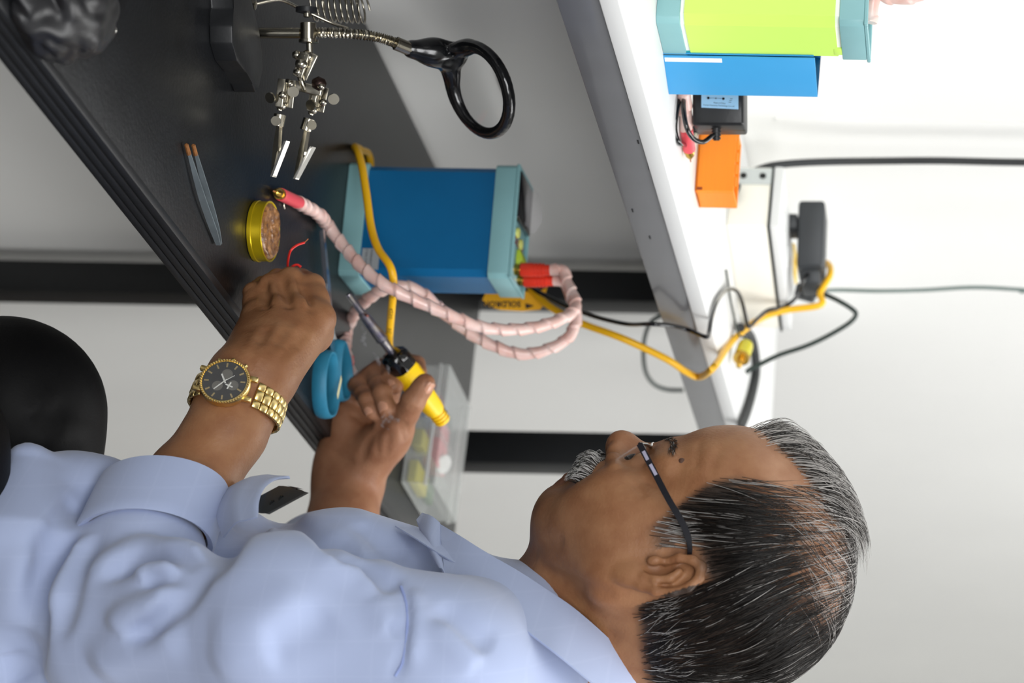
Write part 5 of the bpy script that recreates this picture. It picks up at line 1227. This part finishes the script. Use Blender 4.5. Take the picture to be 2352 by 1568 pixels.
# ================================================================== things worn or carried
# ---- eyeglasses
m_frame = mat('black_frame', '15151b', .25, coat=.5)
eg = empty('eyeglasses', H(.09, 0, -.005), 'thin black framed eyeglasses worn low on the nose', 'eyeglasses')
HG = P(1469, 1019, 1.694)                                   # near hinge
def mirH(p): return p - HL * (2 * (p - H0).dot(HL))
for far in (0, 1):
    f_ = mirH if far else (lambda p: p)
    pts_ = [f_(HG), f_(P(1500, 1078, 1.690)), f_(P(1535, 1145, 1.686)), f_(P(1572, 1210, 1.684)), f_(P(1585, 1262, 1.684)), f_(P(1572, 1312, 1.688))]
    p_ = cr(pts_, 6); bm = bmesh.new(); rings = []
    for i, c in enumerate(p_):
        t = (p_[min(i + 1, len(p_) - 1)] - p_[max(i - 1, 0)]).normalized(); sd_ = HL * (-1 if far else 1); up_ = t.cross(sd_).normalized(); w_ = .0023 if i < 22 else .0018
        rings.append([bm.verts.new(c + up_ * a_ * w_ + sd_ * b_ * .0010) for a_, b_ in ((1, 1), (-1, 1), (-1, -1), (1, -1))])
    for a_, b_ in zip(rings, rings[1:]):
        for k in range(4): bm.faces.new((a_[k], a_[(k + 1) % 4], b_[(k + 1) % 4], b_[k]))
    bm.faces.new(rings[0][::-1]); bm.faces.new(rings[-1]); tp = from_bm('temple', bm, m_frame, eg)
    for (x0, y0), (x1, y1) in (((1478, 1036), (1488, 1056)), ((1494, 1066), (1518, 1110))):
        a_, b_ = f_(P(x0, y0, 1.6905)), f_(P(x1, y1, 1.6885)); d_ = (b_ - a_); sd_ = HL * (-1 if far else 1); up_ = d_.cross(sd_).normalized() * .0024
        box('inlay', a_ - up_ * .5, d_, up_, sd_ * .0012, mat('lilac_inlay', 'a9a6bb', .3, .3), tp)
# lenses: hinge edge, lower edge, bridge edge
LD = (P(1406, 1058, 1.694) - HG)                             # downwards along the lens
m_lens2 = mat('spectacle_lens', 'dfe6ea', .02, alpha=.10, coat=.6)
for far in (0, 1):
    f_ = mirH if far else (lambda p: p)
    top_in = H0 + (HG - H0) - HL * ((HG - H0).dot(HL) - .010) + Hf * .006
    o_ = HG; ex = top_in - HG; row = []
    poly = [o_ + ex * u + LD * v for u, v in ((.0, .0), (.5, -.04), (1, .02), (1.0, .55), (.85, .95), (.5, 1.02), (.12, .95), (0, .55))]
    prism('lens', [f_(p) for p in cr(poly + [poly[0]], 4)[:-1]], (Hf * -.0012), m_lens2, eg)
    tube('brow_bar', [f_(o_), f_(o_ + ex * .5 - LD * .04), f_(o_ + ex * 1.0 + LD * .02)], .0013, m_frame, eg, 8)
    lathe('nose_pad', [(-.0012, 0), (-.0012, .0035), (.0012, .0035), (.0012, 0)], f_(top_in + LD * .28 - HL * -.001 - Hf * .006), HL, mat('clear_pad', 'd8dad8', .15, alpha=.7), eg, 14)
    tube('pad_arm', [f_(top_in + LD * .05), f_(top_in + LD * .12 + Hf * .004), f_(top_in + LD * .25 - Hf * .004)], .0006, m_chrome, eg, 6)
a_ = top_in
tube('bridge', [a_, (a_ + mirH(a_)) / 2 + Hf * .003 + Hu * .001, mirH(a_)], .0016, mat('clear_bridge', 'e4e4e2', .15), eg, 8)
# ---- wristwatch
m_gold = mat('gold_metal', 'e2c887', .3, 1, var=.08, vscale=90)
WA = P(548, 905, 1.803)                                      # on the forearm axis
wax = (P(520, 990, 1.788) - LWp).normalized()                # along the forearm
w_hit = lh.hit(520, 886, 1.5)
wn = Vector((-.16, -1, .08)); wn = (wn - wax * wn.dot(wax)).normalized(); ws = wax.cross(wn)
WC = w_hit + wn * .0072
wt = empty('wristwatch', WC, 'chunky gold wristwatch with a black dial on the left wrist', 'wristwatch')
lathe('case', [(-.0075, .0150), (-.006, .0185), (0, .0192), (.0015, .0185), (.0018, .0165), (.0004, .0163)], WC, wn, m_gold, wt, 48)
lathe('dial', [(.0, .0163), (.0012, .0163), (.0012, 0)], WC, wn, mat('dial_black', '0c0b0a', .35), wt, 40)
lathe('crystal', [(.0020, .0163), (.0024, .0150), (.0025, 0)], WC, wn, mat('crystal', 'ffffff', .02, alpha=.03), wt, 40)
N_ = 56; bm0 = bmesh.new(); bmesh.ops.create_icosphere(bm0, subdivisions=1, radius=.00105); bead = bpy.data.meshes.new('bead'); bm0.to_mesh(bead); bm0.free(); bead.materials.append(m_gold)
for i in range(N_):
    a_ = 2 * math.pi * i / N_; o = bpy.data.objects.new('bezel_bead', bead); C.objects.link(o); o.parent = wt; o.matrix_parent_inverse = Matrix.Translation(-wt.location)
    o.location = WC + (wax * math.cos(a_) + ws * math.sin(a_)) * .0178 + wn * .0020
for i in range(12):
    a_ = 2 * math.pi * i / 12 + .35; d_ = wax * math.cos(a_) + ws * math.sin(a_); t_ = d_.cross(wn)
    box('hour_marker', WC + d_ * .0118 - t_ * .0006 + wn * .0013, d_ * .0035, t_ * .0012, wn * .0004, m_gold, wt)
for (u, v), r in (((-.006, .0), .0042), ((.005, .004), .0040), ((.002, -.007), .0042)):
    lathe('subdial', [(0, r), (.0004, r), (.0004, r * .82), (.0001, r * .8), (.0001, 0)], WC + wax * u + ws * v + wn * .0013, wn, mat('subdial_ring', '6d6a62', .35, .6), wt, 24)
m_whand = mat('hand_white', 'e6e6e0', .3, .3)
for ang, ln, w in ((.6, .012, .0009), (2.5, .0085, .0012), (3.9, .0105, .0005)):
    d_ = wax * math.cos(ang) + ws * math.sin(ang); t_ = d_.cross(wn); box('watch_hand', WC - d_ * .002 - t_ * w * .5 + wn * .0018, d_ * ln, t_ * w, wn * .0002, m_whand, wt)
for ang in (.2, 1.77):
    d_ = wax * math.cos(ang) + ws * math.sin(ang); t_ = d_.cross(wn); q = WC + wax * .003 - ws * .0045 + wn * .0019; box('dial_cross', q - d_ * .0030 - t_ * .0005, d_ * .0060, t_ * .0010, wn * .0002, m_whand, wt)
for k, ang in enumerate((3.14, 2.6, 3.68)):
    d_ = wax * math.cos(ang) + ws * math.sin(ang) * 1
    lathe('crown', [(0, .0013), (.0015, .0016 if k else .0022), (.0026, .0014)], WC + d_ * .0185 - wn * .002, d_, m_gold, wt, 14)
# bracelet links following the wrist
def wrist_r(th):
    """distance from the forearm axis to the skin in one direction across the wrist"""
    d_ = ws * math.sin(th) + wn * math.cos(th); r = .040
    for _ in range(40):
        v = float(lh.ev(np.array([tuple(c_ + d_ * r)], dtype=f32))[0])
        if abs(v) < .0002: break
        r -= v * .8
    return r
c_ = WA + wax * (WC - WA).dot(wax); nl = 30
pts_ = []
for i in range(nl + 1):
    th = 2 * math.pi * i / nl; pts_.append(c_ + (ws * math.sin(th) + wn * math.cos(th)) * (wrist_r(th) + .0012))
for i in range(nl):
    th = 2 * math.pi * (i + .5) / nl
    if math.cos(th) > .84: continue
    p_ = (pts_[i] + pts_[i + 1]) / 2; tn = pts_[i + 1] - pts_[i]; nn = (p_ - c_).normalized(); nn = (nn - tn * nn.dot(tn) / tn.length_squared).normalized()
    hw = .0108 - .0015 * (1 - math.cos(th)) * .5
    for j_, (x0, x1, hh) in enumerate(((-1, -.42, .0024), (-.40, .40, .0029), (.42, 1, .0024))):
        box('bracelet_link', p_ + wax * x0 * hw - tn * .48, wax * (x1 - x0) * hw, tn * .96, nn * hh, m_gold, wt, .0005, 1)
for sg in (1, -1):
    for e in (1, -1): box('lug', WC + ws * sg * .0150 + wax * e * .0085 - wax * .0022 - wn * .006, ws * sg * .0075, wax * .0044, wn * .0045, m_gold, wt, .0012, 2)
# ---- phone in the chest pocket
ph = empty('smartphone', P(655, 1150, 1.70), 'black phone sticking out of the shirt pocket', 'phone')
a_ = P(610, 1184, 1.668); ax = P(714, 1128, 1.700) - a_; ay = P(606, 1150, 1.690) - a_; az = Vector((.01, .004, -1)) * .016; ay = ay - ax * ay.dot(ax) / ax.length_squared; az = az - ax * az.dot(ax) / ax.length_squared * .6
m_ph = mat('phone_black', '26282a', .4, var=.05)
box('body', a_, ax, ay.normalized() * .016, az, m_ph, ph, .003, 3)
box('edge_strip', a_ - ay.normalized() * .0004 + ax * .06, ax * .88, ay.normalized() * .0055, -az.normalized() * .0006, mat('phone_grey', '44474a', .4), ph, .0003)
for k in (.35, .55): lathe('camera_ring', [(0, .0030), (.0006, .0030), (.0006, .0022), (.0002, .0022)], a_ + ax * k + ay.normalized() * .0105, -az.normalized(), m_blk_gl, ph, 18)
# ================================================================== wisps of solder smoke
sm = bpy.data.materials.new('solder_smoke'); sm.use_nodes = True; nt = sm.node_tree; nt.nodes.remove(nt.nodes['Principled BSDF'])
pvv = nt.nodes.new('ShaderNodeVolumePrincipled'); pvv.inputs['Color'].default_value = (.95, .95, 1, 1); pvv.inputs['Anisotropy'].default_value = .2
tc = nt.nodes.new('ShaderNodeTexCoord'); nz = nt.nodes.new('ShaderNodeTexNoise'); nz.inputs['Scale'].default_value = 170; nz.inputs['Detail'].default_value = 3; nt.links.new(tc.outputs['Object'], nz.inputs['Vector'])
mr_ = nt.nodes.new('ShaderNodeMapRange'); mr_.inputs[1].default_value = .42; mr_.inputs[2].default_value = .70; mr_.inputs[4].default_value = 240; nt.links.new(nz.outputs[0], mr_.inputs[0]); nt.links.new(mr_.outputs[0], pvv.inputs['Density'])
nt.links.new(pvv.outputs[0], nt.nodes['Material Output'].inputs['Volume'])
bm = bmesh.new()
for pts_, r in (([(830, 748, 2.09), (838, 768, 2.092), (834, 782, 2.095), (842, 796, 2.10)], .0022), ([(857, 808, 2.10), (868, 828, 2.10), (872, 842, 2.105)], .0020), ([(886, 834, 2.10), (892, 848, 2.105), (893, 860, 2.11)], .0016), ([(876, 960, 2.108), (888, 950, 2.106), (896, 958, 2.105), (886, 968, 2.106), (880, 978, 2.108), (894, 986, 2.11)], .0028), ([(898, 962, 2.106), (910, 966, 2.108), (918, 962, 2.11)], .0022)):
    p_ = cr(pp(*pts_), 8); L = len(p_); bm_tube(bm, p_, [r * (.25 + math.sin(math.pi * i / (L - 1)) * (.8 + .3 * math.sin(i * 1.3))) for i in range(L)], 8)
tag(from_bm('solder_smoke', bm, sm, None, True, 180), 'thin white wisps of solder smoke curling round the right hand', 'smoke', None, 'stuff')
